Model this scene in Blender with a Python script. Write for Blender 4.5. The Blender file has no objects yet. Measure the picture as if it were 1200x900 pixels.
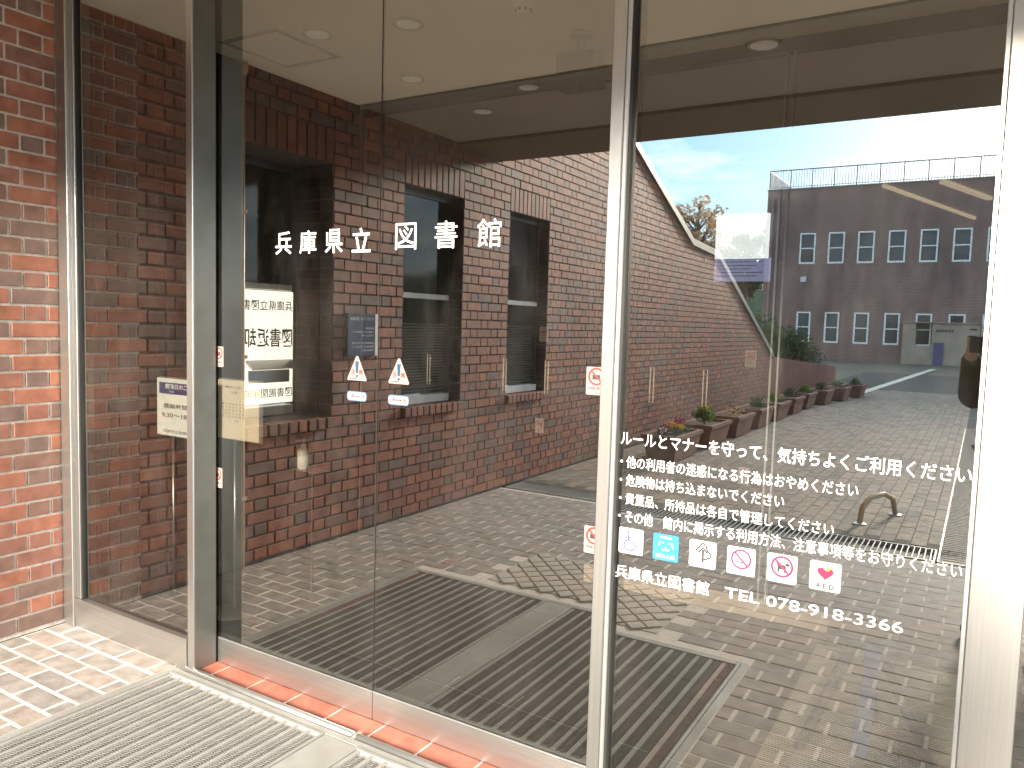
import bpy, bmesh, math, random
from mathutils import Vector, Matrix
random.seed(7)
S = bpy.context.scene
COL = S.collection
R = math.radians

# ------------------------------------------------------------------ camera
cam = bpy.data.objects.new("camera", bpy.data.cameras.new("camera"))
COL.objects.link(cam)
cx = Vector((0.85408988, 0.51931493, 0.02902539))
cy = Vector((-0.06521445, 0.05155654, 0.99653851))
cz = Vector((0.51602088, -0.85302633, 0.07790075))
M = Matrix((cx, cy, cz)).transposed().to_4x4()
M.translation = Vector((3.5487, -1.9412, 1.44))
cam.matrix_world = M
cam.data.sensor_width = 36.0
cam.data.lens = 910.0 / 1200.0 * 36.0
cam.data.clip_start = 0.02
cam.data.clip_end = 2000
S.camera = cam

# ------------------------------------------------------------------ sky, sun, exposure
SUN_AZ, SUN_EL = R(8), R(16)          # azimuth from -Y towards +X
sund = Vector((math.sin(SUN_AZ) * math.cos(SUN_EL), -math.cos(SUN_AZ) * math.cos(SUN_EL), math.sin(SUN_EL)))
W = bpy.data.worlds.new("World"); S.world = W; W.use_nodes = True
nt = W.node_tree; nt.nodes.clear()
def N(t, typ, **kw):
    n = t.nodes.new(typ)
    for k, v in kw.items(): setattr(n, k, v)
    return n
out = N(nt, 'ShaderNodeOutputWorld'); bg = N(nt, 'ShaderNodeBackground'); bg.inputs[1].default_value = 0.13
sky = N(nt, 'ShaderNodeTexSky', sky_type='NISHITA'); sky.sun_disc = False
sky.sun_elevation = SUN_EL; sky.sun_rotation = math.pi - SUN_AZ
sky.air_density = 1.0; sky.dust_density = 1.0
tc = N(nt, 'ShaderNodeTexCoord')
sep = N(nt, 'ShaderNodeSeparateXYZ'); nt.links.new(tc.outputs['Generated'], sep.inputs[0])
def mth(t, op, a, b=None, c=None):
    m = N(t, 'ShaderNodeMath', operation=op)
    for i, v in enumerate((a, b, c)):
        if v is None: continue
        if hasattr(v, 'links'): t.links.new(v, m.inputs[i])
        else: m.inputs[i].default_value = v
    return m.outputs[0]
zz = mth(nt, 'MAXIMUM', sep.outputs[2], 0.0); zz = mth(nt, 'ADD', zz, 0.12)
px = mth(nt, 'DIVIDE', sep.outputs[0], zz); py = mth(nt, 'DIVIDE', sep.outputs[1], zz)
cmb = N(nt, 'ShaderNodeCombineXYZ'); nt.links.new(px, cmb.inputs[0]); nt.links.new(py, cmb.inputs[1])
no = N(nt, 'ShaderNodeTexNoise'); no.inputs['Scale'].default_value = 0.55; no.inputs['Detail'].default_value = 9; no.inputs['Roughness'].default_value = 0.58
nt.links.new(cmb.outputs[0], no.inputs['Vector'])
rp = N(nt, 'ShaderNodeValToRGB'); rp.color_ramp.elements[0].position = 0.43; rp.color_ramp.elements[1].position = 0.66
nt.links.new(no.outputs[0], rp.inputs[0])
vd = N(nt, 'ShaderNodeVectorMath', operation='DOT_PRODUCT'); nt.links.new(tc.outputs['Generated'], vd.inputs[0]); vd.inputs[1].default_value = sund
gl = mth(nt, 'MAXIMUM', vd.outputs['Value'], 0.0); gl = mth(nt, 'POWER', gl, 3.0)
cb = mth(nt, 'MULTIPLY_ADD', gl, 3.0, 10.5)
cc = N(nt, 'ShaderNodeCombineColor')
for i, k in enumerate((1.0, 0.99, 0.97)): nt.links.new(mth(nt, 'MULTIPLY', cb, k), cc.inputs[i])
mx = N(nt, 'ShaderNodeMix', data_type='RGBA')
nt.links.new(mth(nt, 'MULTIPLY', rp.outputs[0], 0.92), mx.inputs['Factor'])
brt = N(nt, 'ShaderNodeMix', data_type='RGBA', blend_type='ADD'); brt.inputs['Factor'].default_value = 1.0
skm = N(nt, 'ShaderNodeVectorMath', operation='SCALE'); nt.links.new(sky.outputs[0], skm.inputs[0]); skm.inputs['Scale'].default_value = .28
nt.links.new(skm.outputs[0], brt.inputs['A']); brt.inputs['B'].default_value = (0.7, 2.6, 4.3, 1)
nt.links.new(brt.outputs['Result'], mx.inputs['A']); nt.links.new(cc.outputs[0], mx.inputs['B'])
nt.links.new(mx.outputs['Result'], bg.inputs[0]); nt.links.new(bg.outputs[0], out.inputs[0])

sl = bpy.data.lights.new("sun", 'SUN'); sl.energy = 3.0; sl.angle = R(9); sl.color = (1.0, 0.90, 0.76)
so = bpy.data.objects.new("sun", sl); COL.objects.link(so)
so.rotation_euler = sund.to_track_quat('Z', 'Y').to_euler()
S.view_settings.view_transform = 'Standard'; S.view_settings.look = 'None'
S.view_settings.exposure = 2.5; S.view_settings.gamma = 1.0
S.render.engine = 'CYCLES'
S.cycles.max_bounces = 10; S.cycles.transparent_max_bounces = 24; S.cycles.glossy_bounces = 6; S.cycles.diffuse_bounces = 4
S.cycles.use_denoising = True
S.cycles.sample_clamp_indirect = 8.0

# ------------------------------------------------------------------ materials
MATS = {}
def pmat(name, col, rough=0.7, metal=0.0, var=0.12, vscale=12.0, bump=0.0, bscale=60.0, stretch=None, emis=None, spec=0.5, dirt=None):
    if name in MATS: return MATS[name]
    m = bpy.data.materials.new(name); m.use_nodes = True; t = m.node_tree
    b = t.nodes['Principled BSDF']
    b.inputs['Roughness'].default_value = rough; b.inputs['Metallic'].default_value = metal
    b.inputs['Specular IOR Level'].default_value = spec
    co = N(t, 'ShaderNodeTexCoord'); mp = N(t, 'ShaderNodeMapping')
    t.links.new(co.outputs['Object'], mp.inputs[0])
    if stretch: mp.inputs['Scale'].default_value = stretch
    n = N(t, 'ShaderNodeTexNoise'); n.inputs['Scale'].default_value = vscale; n.inputs['Detail'].default_value = 5
    t.links.new(mp.outputs[0], n.inputs['Vector'])
    r = N(t, 'ShaderNodeValToRGB')
    r.color_ramp.elements[0].position = 0.3; r.color_ramp.elements[1].position = 0.7
    lo = [max(0, c * (1 - var)) for c in col]; hi = [min(1, c * (1 + var)) for c in col]
    r.color_ramp.elements[0].color = (*lo, 1); r.color_ramp.elements[1].color = (*hi, 1)
    t.links.new(n.outputs[0], r.inputs[0])
    src = r.outputs[0]
    if dirt:
        n3 = N(t, 'ShaderNodeTexNoise'); n3.inputs['Scale'].default_value = 1.7; n3.inputs['Detail'].default_value = 6
        t.links.new(co.outputs['Object'], n3.inputs['Vector'])
        r3 = N(t, 'ShaderNodeValToRGB'); r3.color_ramp.elements[0].position = .45; r3.color_ramp.elements[1].position = .7
        t.links.new(n3.outputs[0], r3.inputs[0])
        mm = N(t, 'ShaderNodeMix', data_type='RGBA'); t.links.new(mth(t, 'MULTIPLY', r3.outputs[0], 0.6), mm.inputs['Factor'])
        t.links.new(src, mm.inputs['A']); mm.inputs['B'].default_value = (*dirt, 1); src = mm.outputs['Result']
    t.links.new(src, b.inputs['Base Color'])
    if bump:
        n2 = N(t, 'ShaderNodeTexNoise'); n2.inputs['Scale'].default_value = bscale; n2.inputs['Detail'].default_value = 4
        t.links.new(mp.outputs[0], n2.inputs['Vector'])
        bp = N(t, 'ShaderNodeBump'); bp.inputs['Strength'].default_value = bump; bp.inputs['Distance'].default_value = 0.004
        t.links.new(n2.outputs[0], bp.inputs['Height']); t.links.new(bp.outputs[0], b.inputs['Normal'])
    if emis:
        b.inputs['Emission Color'].default_value = (*emis[0], 1); b.inputs['Emission Strength'].default_value = emis[1]
    MATS[name] = m
    return m

def brickmat(name, cols, rough=0.62, bump=0.35, spec=0.4):
    m = bpy.data.materials.new(name); m.use_nodes = True; t = m.node_tree
    b = t.nodes['Principled BSDF']; b.inputs['Roughness'].default_value = rough; b.inputs['Specular IOR Level'].default_value = spec
    oi = N(t, 'ShaderNodeObjectInfo'); ge = N(t, 'ShaderNodeNewGeometry')
    f = mth(t, 'FRACT', mth(t, 'ADD', oi.outputs['Random'], mth(t, 'MULTIPLY', ge.outputs['Random Per Island'], 7.31)))
    r = N(t, 'ShaderNodeValToRGB'); r.color_ramp.interpolation = 'CONSTANT'
    els = r.color_ramp.elements
    els[0].position = 0; els[0].color = (*cols[0], 1); els[1].position = 1.0 / len(cols); els[1].color = (*cols[1], 1)
    for i in range(2, len(cols)):
        e = els.new(i / len(cols)); e.color = (*cols[i], 1)
    t.links.new(f, r.inputs[0])
    co = N(t, 'ShaderNodeTexCoord')
    n = N(t, 'ShaderNodeTexNoise'); n.inputs['Scale'].default_value = 14; n.inputs['Detail'].default_value = 6
    t.links.new(ge.outputs['Position'], n.inputs['Vector'])
    mr = N(t, 'ShaderNodeMapRange'); mr.inputs['From Min'].default_value = .25; mr.inputs['From Max'].default_value = .75
    mr.inputs['To Min'].default_value = .62; mr.inputs['To Max'].default_value = 1.25
    t.links.new(n.outputs[0], mr.inputs[0])
    mul = N(t, 'ShaderNodeMix', data_type='RGBA', blend_type='MULTIPLY'); mul.inputs['Factor'].default_value = 1
    t.links.new(r.outputs[0], mul.inputs['A']); t.links.new(mr.outputs[0], mul.inputs['B'])
    t.links.new(mul.outputs['Result'], b.inputs['Base Color'])
    n2 = N(t, 'ShaderNodeTexNoise'); n2.inputs['Scale'].default_value = 160; n2.inputs['Detail'].default_value = 5
    t.links.new(ge.outputs['Position'], n2.inputs['Vector'])
    bp = N(t, 'ShaderNodeBump'); bp.inputs['Strength'].default_value = bump; bp.inputs['Distance'].default_value = 0.003
    t.links.new(n2.outputs[0], bp.inputs['Height']); t.links.new(bp.outputs[0], b.inputs['Normal'])
    return m

m_brick = brickmat('wall_brick', [(.28, .115, .08), (.32, .125, .08), (.23, .11, .085), (.30, .12, .075), (.19, .12, .095), (.27, .115, .08), (.34, .14, .085), (.21, .115, .085), (.29, .115, .07), (.185, .12, .10), (.25, .11, .08)])
m_jamb = brickmat('reveal_shade_brick', [(.07, .035, .025), (.09, .04, .03), (.06, .035, .03)])  # window reveal shade put into a darker brick colour
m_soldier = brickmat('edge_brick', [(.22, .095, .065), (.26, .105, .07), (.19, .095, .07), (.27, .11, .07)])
m_paver = brickmat('paving_brick', [(.31, .28, .255), (.33, .285, .25), (.29, .265, .245), (.32, .285, .255), (.34, .285, .25), (.30, .275, .25)], rough=.75, bump=.5)
m_cpaver = brickmat('courtyard_brick', [(.24, .195, .155), (.26, .20, .155), (.20, .17, .14), (.25, .20, .16), (.28, .215, .17), (.17, .145, .12)], rough=.8, bump=.5)
m_cjoint = pmat('courtyard_joint', (.08, .07, .06), .95, var=.2)
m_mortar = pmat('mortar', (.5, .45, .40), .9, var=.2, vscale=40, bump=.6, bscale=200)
m_mortd = pmat('shaded_mortar', (.13, .11, .10), .95, var=.3, vscale=25, bump=.6, bscale=200)  # dark copy of the mortar, shade in the joints put into its colour
m_joint = pmat('paving_joint', (.66, .61, .55), .95, var=.15, vscale=50, bump=.5, bscale=150)
m_red = brickmat('threshold_tile', [(.42, .13, .085), (.46, .15, .10), (.40, .12, .08)], rough=.45, bump=.1)
m_redd = brickmat('dark_red_tile', [(.16, .045, .03), (.2, .06, .04), (.13, .05, .04)], rough=.6, bump=.1)
m_steel = pmat('stainless_hairline', (.45, .44, .42), .34, .95, var=.07, vscale=6, bump=.12, bscale=30, stretch=(30, 30, .6), dirt=(.5, .46, .40))
m_steelh = pmat('stainless_rail', (.45, .44, .42), .34, .95, var=.08, vscale=6, bump=.12, bscale=30, stretch=(.6, 30, 30), dirt=(.5, .47, .42))
m_sidesteel = pmat('side_shade_steel', (.235, .245, .23), .42, .9, var=.08, dirt=(.15, .14, .12))  # darker copy of the stainless, side shade put into the colour
m_alu = pmat('aluminium', (.50, .51, .50), .38, .85, var=.06, bump=.1)
m_black = pmat('black_gasket', (.015, .015, .014), .6)
m_bronze = pmat('dark_bronze', (.05, .045, .04), .35, .6)
m_cream = pmat('ceiling_board', (.88, .80, .66), .85, var=.04, vscale=3, bump=.2, bscale=300)
m_seam = pmat('ceiling_trim', (.34, .31, .26), .6)
m_brown = pmat('soffit_edge', (.16, .11, .075), .7, var=.25, vscale=4, stretch=(.6, 14, 1), bump=.3)
m_wh = pmat('white_print', (.88, .88, .88), .5, var=.02)
m_card = pmat('white_card', (.88, .88, .85), .5, var=.03)
m_peach = pmat('cream_card', (.74, .62, .48), .5, var=.04)
m_navy = pmat('navy_print', (.03, .03, .16), .5)
m_plaque = pmat('navy_board', (.03, .055, .12), .35, var=.1)
m_ink = pmat('dark_ink', (.03, .028, .03), .6)
m_gink = pmat('grey_ink', (.022, .022, .024), .6)
m_bluei = pmat('blue_ink', (.02, .035, .26), .5)
m_cyan = pmat('sky_blue_card', (.02, .17, .42), .5)
m_pink = pmat('crimson_ink', (.5, .012, .06), .5)
m_yel = pmat('yellow_ink', (.6, .28, .02), .5)
m_orinkred = pmat('red_ink', (.28, .025, .02), .5)
m_pinkcard = pmat('pale_pink_card', (.26, .205, .19), .5)
m_dark = pmat('dark_interior', (.03, .028, .026), .8)
m_darkwall = pmat('interior_wall', (.10, .09, .08), .9, var=.15, vscale=2)
m_white = pmat('white_frame', (.62, .62, .58), .45)
m_winframe = pmat('window_frame', (.10, .10, .095), .4, .4)
m_pull = pmat('cream_pull', (.85, .78, .68), .4)
m_tan = pmat('tan_pipe', (.52, .38, .26), .5)
m_terra = pmat('terracotta', (.18, .085, .06), .8, var=.25, vscale=5, bump=.3)
m_soil = pmat('soil', (.05, .035, .025), 1, var=.4, bump=1, bscale=30)
m_tread = pmat('mat_tread', (.045, .04, .034), .85, var=.25, vscale=30)
m_treadhi = pmat('mat_rib', (.34, .335, .32), .6, var=.1)
m_treadzz = pmat('mat_zigzag', (.18, .175, .165), .7, var=.1)
m_hatch = pmat('hatch_edge', (.13, .12, .09), .6)
m_dull = pmat('dull_aluminium', (.36, .36, .34), .6, .3, var=.1, dirt=(.2, .18, .15))
m_tact = pmat('tactile_slab', (.47, .43, .375), .8, var=.15, bump=.4)
m_grate = pmat('grate_steel', (.42, .42, .40), .5, .7)
m_coping = pmat('coping_metal', (.22, .23, .21), .5, .3)
m_bark = pmat('bark', (.10, .07, .05), .9, var=.3)
m_beige = pmat('beige_render', (.36, .27, .205), .85, var=.12, vscale=2)
m_purple = pmat('violet_door', (.10, .08, .17), .5)
m_rail = pmat('dark_railing', (.16, .16, .18), .5, .5)
m_asph = pmat('concrete_ground', (.15, .125, .095), .9, var=.15, vscale=1.2, bump=.4, bscale=8)
m_line = pmat('pale_line', (.62, .58, .48), .8)
m_light = pmat('lit_tube', (1, .85, .55), .5, emis=((1, .80, .55), .14))
m_screen = pmat('lit_panel', (.8, .8, .8), .5, emis=((.92, .95, 1), .42))
m_clear = pmat('hand_gel', (.72, .68, .6), .3)
def leafmat(name, cols):
    m = brickmat(name, cols, rough=.6, bump=.05); t = m.node_tree; b = t.nodes['Principled BSDF']
    o = [n for n in t.nodes if n.type == 'OUTPUT_MATERIAL'][0]
    tl = N(t, 'ShaderNodeBsdfTranslucent'); t.links.new(b.inputs['Base Color'].links[0].from_socket, tl.inputs[0])
    ms = N(t, 'ShaderNodeMixShader'); ms.inputs[0].default_value = .5
    t.links.new(b.outputs[0], ms.inputs[1]); t.links.new(tl.outputs[0], ms.inputs[2]); t.links.new(ms.outputs[0], o.inputs[0])
    return m
m_autumn = leafmat('autumn_leaves', [(.66, .34, .15), (.70, .42, .20), (.45, .36, .18), (.60, .28, .14), (.42, .38, .20)])
m_green = leafmat('green_leaves', [(.05, .09, .025), (.04, .07, .02), (.07, .11, .03), (.03, .06, .02)])
m_lime = leafmat('lime_leaves', [(.13, .2, .03), (.16, .22, .04), (.08, .14, .03)])
m_yflow = pmat('yellow_petals', (.8, .55, .04), .6)
m_pflow = pmat('magenta_petals', (.45, .04, .16), .6)
m_wflow = pmat('pale_petals', (.7, .6, .65), .6)

def glassmat(name, r0, tint):
    m = bpy.data.materials.new(name); m.use_nodes = True; t = m.node_tree; t.nodes.clear()
    o = N(t, 'ShaderNodeOutputMaterial'); tr = N(t, 'ShaderNodeBsdfTransparent'); tr.inputs[0].default_value = (*tint, 1)
    if r0 is None:
        t.links.new(tr.outputs[0], o.inputs[0]); return m
    g = N(t, 'ShaderNodeBsdfGlossy'); g.inputs['Roughness'].default_value = 0.0; g.inputs[0].default_value = (1, .98, .94, 1)
    ge = N(t, 'ShaderNodeNewGeometry')
    d = N(t, 'ShaderNodeVectorMath', operation='DOT_PRODUCT')
    t.links.new(ge.outputs['Incoming'], d.inputs[0]); t.links.new(ge.outputs['Normal'], d.inputs[1])
    c = mth(t, 'ABSOLUTE', d.outputs['Value'])
    p = mth(t, 'POWER', mth(t, 'SUBTRACT', 1.0, c), 4.0)
    f = mth(t, 'MULTIPLY_ADD', p, 1 - r0, r0)
    mxx = N(t, 'ShaderNodeMixShader'); t.links.new(f, mxx.inputs[0]); t.links.new(tr.outputs[0], mxx.inputs[1]); t.links.new(g.outputs[0], mxx.inputs[2])
    co = N(t, 'ShaderNodeNewGeometry'); mp = N(t, 'ShaderNodeMapping'); mp.inputs['Scale'].default_value = (1, 1, .45); t.links.new(co.outputs['Position'], mp.inputs[0])
    n1 = N(t, 'ShaderNodeTexNoise'); n1.inputs['Scale'].default_value = 5; n1.inputs['Detail'].default_value = 10; n1.inputs['Roughness'].default_value = .7; t.links.new(mp.outputs[0], n1.inputs['Vector'])
    mr = N(t, 'ShaderNodeMapRange'); mr.inputs['From Min'].default_value = .45; mr.inputs['From Max'].default_value = .8; mr.inputs['To Min'].default_value = .001; mr.inputs['To Max'].default_value = .022; t.links.new(n1.outputs[0], mr.inputs[0])
    df = N(t, 'ShaderNodeBsdfDiffuse'); df.inputs[0].default_value = (.7, .68, .62, 1)
    m3 = N(t, 'ShaderNodeMixShader'); t.links.new(mr.outputs[0], m3.inputs[0]); t.links.new(mxx.outputs[0], m3.inputs[1]); t.links.new(df.outputs[0], m3.inputs[2])
    t.links.new(m3.outputs[0], o.inputs[0])
    return m
m_glass = glassmat('clear_float_glass', 0.245, (.52, .52, .49))
m_glassb = glassmat('glass_back_face', None, (.97, .98, .97))
m_inglass = glassmat('inner_glass', 0.05, (.93, .94, .92))
m_winglass = pmat('dark_window_glass', (.035, .032, .024), .06, var=0)
m_farglass = pmat('far_window_glass', (.05, .055, .06), .1, var=.4, vscale=.8)

# ------------------------------------------------------------------ mesh helpers
WL = {}      # world position of each parent
class MB:
    def __init__(s): s.v = []; s.f = []; s.m = []
    def add(s, vs, fs, mi=0):
        b = len(s.v); s.v += [tuple(v) for v in vs]; s.f += [tuple(b + i for i in f) for f in fs]; s.m += [mi] * len(fs)
    def box(s, x0, x1, y0, y1, z0, z1, mi=0):
        s.add([(x0, y0, z0), (x1, y0, z0), (x1, y1, z0), (x0, y1, z0), (x0, y0, z1), (x1, y0, z1), (x1, y1, z1), (x0, y1, z1)],
              [(0, 3, 2, 1), (4, 5, 6, 7), (0, 1, 5, 4), (1, 2, 6, 5), (2, 3, 7, 6), (3, 0, 4, 7)], mi)
    def quad(s, a, b, c, d, mi=0): s.add([a, b, c, d], [(0, 1, 2, 3)], mi)
    def tube(s, pts, r, seg=8, mi=0, cap=True):
        pts = [Vector(p) for p in pts]; rr = r if isinstance(r, (list, tuple)) else [r] * len(pts)
        b = len(s.v); ref = None
        for i, p in enumerate(pts):
            d = (pts[min(i + 1, len(pts) - 1)] - pts[max(i - 1, 0)]).normalized()
            if ref is None: ref = Vector((0, 0, 1)) if abs(d.z) < .9 else Vector((1, 0, 0))
            u = d.cross(ref).normalized(); w = u.cross(d).normalized()
            for k in range(seg):
                a = 2 * math.pi * k / seg
                s.v.append(tuple(p + (u * math.cos(a) + w * math.sin(a)) * rr[i]))
        for i in range(len(pts) - 1):
            for k in range(seg):
                s.f.append((b + i * seg + k, b + i * seg + (k + 1) % seg, b + (i + 1) * seg + (k + 1) % seg, b + (i + 1) * seg + k)); s.m.append(mi)
        if cap:
            s.f.append(tuple(b + k for k in reversed(range(seg)))); s.m.append(mi)
            e = b + (len(pts) - 1) * seg; s.f.append(tuple(e + k for k in range(seg))); s.m.append(mi)
    def lathe(s, c, prof, seg=24, mi=0):
        b = len(s.v); n = len(prof)
        for r_, z in prof:
            for k in range(seg):
                a = 2 * math.pi * k / seg; s.v.append((c[0] + r_ * math.cos(a), c[1] + r_ * math.sin(a), c[2] + z))
        for i in range(n - 1):
            for k in range(seg):
                s.f.append((b + i * seg + k, b + i * seg + (k + 1) % seg, b + (i + 1) * seg + (k + 1) % seg, b + (i + 1) * seg + k)); s.m.append(mi)
        s.f.append(tuple(b + k for k in reversed(range(seg)))); s.m.append(mi)
        e = b + (n - 1) * seg; s.f.append(tuple(e + k for k in range(seg))); s.m.append(mi)
    def prism(s, poly, f0, f1, mi=0):
        """poly: 2D points; f0,f1 map a 2D point to the two 3D faces"""
        n = len(poly); b = len(s.v)
        s.v += [tuple(f0(p)) for p in poly] + [tuple(f1(p)) for p in poly]
        s.f.append(tuple(b + i for i in range(n))); s.m.append(mi)
        s.f.append(tuple(b + n + i for i in reversed(range(n)))); s.m.append(mi)
        for i in range(n):
            j = (i + 1) % n; s.f.append((b + i, b + n + i, b + n + j, b + j)); s.m.append(mi)
    def mesh(s, name, mats, off=(0, 0, 0), bevel=0, smooth=False, segs=1):
        me = bpy.data.meshes.new(name)
        me.from_pydata([(v[0] - off[0], v[1] - off[1], v[2] - off[2]) for v in s.v], [], s.f)
        if not isinstance(mats, (list, tuple)): mats = [mats]
        for m in mats: me.materials.append(m)
        me.polygons.foreach_set('material_index', s.m)
        bm = bmesh.new(); bm.from_mesh(me)
        bmesh.ops.recalc_face_normals(bm, faces=bm.faces)
        if bevel:
            bmesh.ops.bevel(bm, geom=[e for e in bm.edges if e.calc_face_angle(0) > .6], offset=bevel, segments=segs, affect='EDGES', profile=.5)
        bm.to_mesh(me); bm.free()
        if smooth:
            for p in me.polygons: p.use_smooth = True
        me.update()
        return me
def link(name, me, parent=None, loc=(0, 0, 0)):
    o = bpy.data.objects.new(name, me); COL.objects.link(o)
    if parent is not None:
        o.parent = parent; pl = WL.get(parent.name, (0, 0, 0))
        o.location = (loc[0] - pl[0], loc[1] - pl[1], loc[2] - pl[2])
    else: o.location = loc
    WL[o.name] = tuple(loc)
    return o
def obj(name, mb, mats, parent=None, bevel=0, smooth=False, segs=1, loc=None):
    if loc is None: loc = WL[parent.name] if parent is not None else (0, 0, 0)
    return link(name, mb.mesh(name, mats, loc, bevel, smooth, segs), parent, loc)
def tag(o, label=None, cat=None, group=None, kind=None):
    if label: o['label'] = label
    if cat: o['category'] = cat
    if group: o['group'] = group
    if kind: o['kind'] = kind
    return o
def thing(name, label, cat, loc=(0, 0, 0), group=None):
    o = link(name, None, None, loc); o.empty_display_size = .1
    return tag(o, label, cat, group)
def struct(name, mb, mats, **k): return tag(obj(name, mb, mats, **k), kind='structure')
def boxobj(name, b, mats, parent=None, bevel=0, **k):
    m = MB(); m.box(*b); return obj(name, m, mats, parent, bevel, **k)

_tc = {}
def text_mesh(body, bold=0.0, align=None):
    key = (body, bold)
    if key not in _tc:
        c = bpy.data.curves.new('lettering', 'FONT'); c.body = body; c.size = 1; c.offset = bold; c.resolution_u = 3
        o = bpy.data.objects.new('lettering', c); COL.objects.link(o)
        bpy.context.view_layer.update()
        me = bpy.data.meshes.new_from_object(o.evaluated_get(bpy.context.evaluated_depsgraph_get()))
        _tc[key] = ([tuple(v.co) for v in me.vertices], [tuple(p.vertices) for p in me.polygons])
        bpy.data.objects.remove(o); bpy.data.curves.remove(c); bpy.data.meshes.remove(me)
    return _tc[key]
class Plane:
    """flat print: local (u,v) metres on an origin with directions"""
    def __init__(s, o, u, v): s.o = Vector(o); s.u = Vector(u); s.v = Vector(v); s.n = s.u.cross(s.v)
    def p(s, a, b, h=0.0): return s.o + s.u * a + s.v * b + s.n * h
def add_text(mb, pl, body, x0, x1, y0, y1, h=.0006, bold=0.0, mi=0):
    """ink box of the text stretched to x0..x1, y0..y1"""
    vs, fs = text_mesh(body, bold)
    a0 = min(v[0] for v in vs); a1 = max(v[0] for v in vs); b0 = min(v[1] for v in vs); b1 = max(v[1] for v in vs)
    if x1 is None: x1 = x0 + (a1 - a0) * (y1 - y0) / (b1 - b0)
    mb.add([pl.p(x0 + (v[0] - a0) / (a1 - a0) * (x1 - x0), y0 + (v[1] - b0) / (b1 - b0) * (y1 - y0), h) for v in vs], fs, mi)
def rrect(w, h, r=.004, n=3):
    pts = []
    for cxx, cyy, a0 in ((w / 2 - r, h / 2 - r, 0), (-w / 2 + r, h / 2 - r, 90), (-w / 2 + r, -h / 2 + r, 180), (w / 2 - r, -h / 2 + r, 270)):
        for i in range(n + 1):
            a = R(a0 + 90 * i / n); pts.append((cxx + r * math.cos(a), cyy + r * math.sin(a)))
    return pts
def add_poly(mb, pl, pts, h0, h1, mi=0): mb.prism(pts, lambda q: pl.p(q[0], q[1], h0), lambda q: pl.p(q[0], q[1], h1), mi)
def add_flat(mb, pl, pts, h, mi=0): mb.add([pl.p(a, b, h) for a, b in pts], [tuple(range(len(pts)))], mi)
def add_stroke(mb, pl, pts, w, h, mi=0, close=False):
    P_ = [Vector(p) for p in pts]
    n = len(P_); L = []; Rr = []
    for i in range(n):
        if close: a, b = P_[i - 1], P_[(i + 1) % n]
        else: a, b = P_[max(i - 1, 0)], P_[min(i + 1, n - 1)]
        d = (b - a).normalized(); q = Vector((-d.y, d.x)) * w / 2
        L.append(P_[i] + q); Rr.append(P_[i] - q)
    for i in range(n if close else n - 1):
        j = (i + 1) % n
        mb.quad(pl.p(*Rr[i], h), pl.p(*Rr[j], h), pl.p(*L[j], h), pl.p(*L[i], h), mi)
def circ(cx_, cy_, r, n=28, a0=0, a1=360): return [(cx_ + r * math.cos(R(a0 + (a1 - a0) * i / n)), cy_ + r * math.sin(R(a0 + (a1 - a0) * i / n))) for i in range(n + (0 if a1 - a0 == 360 else 1))]

# ------------------------------------------------------------------ brickwork
PITCH, BH = 0.0722, 0.0612
_shared = {}
def shared_box(key, dx, dy, dz, mat, bevel):
    k = (key, round(dx, 3), round(dy, 3), round(dz, 3))
    if k not in _shared:
        m = MB(); m.box(-dx / 2, dx / 2, -dy / 2, dy / 2, -dz / 2, dz / 2); _shared[k] = m.mesh(key, mat, bevel=bevel)
    return _shared[k]
def flemish(y_from, y_to, row, per=.31, j=.011):
    """bricks (y0,y1) of a row between y_from > y_to, going to -y"""
    res = []; y = y_from + (0.0 if row % 2 == 0 else .155) + .31
    k = 0
    lens = (.20 - .001, .11 - .010)
    while y > y_to - .3:
        L = (.198, .090)[k % 2]; a, b = y, y - L
        a2, b2 = min(a, y_from), max(b, y_to)
        if a2 - b2 > .018: res.append((b2, a2))
        y -= L + j; k += 1
    return res
def wall_bricks(parent, y_from, y_to, top, openings, x_face, n_parts, sort, x_dir=1):
    """brick faces at x = x_face looking to +x"""
    cand = []; row = 0; z = .020
    while z < 5.2:
        for (b, a) in flemish(y_from, y_to, row):
            tz = top((a + b) / 2)
            if z + BH * .6 > tz: continue
            segs = [(b, a)]
            for (oy0, oy1, oz0, oz1) in openings:
                if z + BH > oz0 + .01 and z < oz1 - .01:
                    ns = []
                    for (p, q) in segs:
                        if q <= oy0 or p >= oy1: ns.append((p, q)); continue
                        if p < oy0 - .02: ns.append((p, oy0 - .005))
                        if q > oy1 + .02: ns.append((oy1 + .005, q))
                    segs = ns
            for (p, q) in segs: cand.append((p, q, z))
        z += PITCH; row += 1
    cand.sort(key=sort)
    rest = MB()
    for i, (p, q, z) in enumerate(cand):
        pr = random.uniform(-.0012, .0014)
        if i < n_parts:
            me = shared_box('brick', .05, round(q - p, 3), BH, m_brick, .0025)
            link('brick', me, parent, (x_face - .025 + pr, (p + q) / 2, z + BH / 2))
        else:
            rest.box(x_face - .05 + pr, x_face + pr, p, q, z, z + BH)
    if rest.v: tag(obj('brickwork', rest, m_brick, parent), kind='stuff')

# ================================================================== SETTING
g = MB(); g.box(-300, 300, -300, 300, -.6, -.03); struct('ground', g, m_asph)

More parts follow.
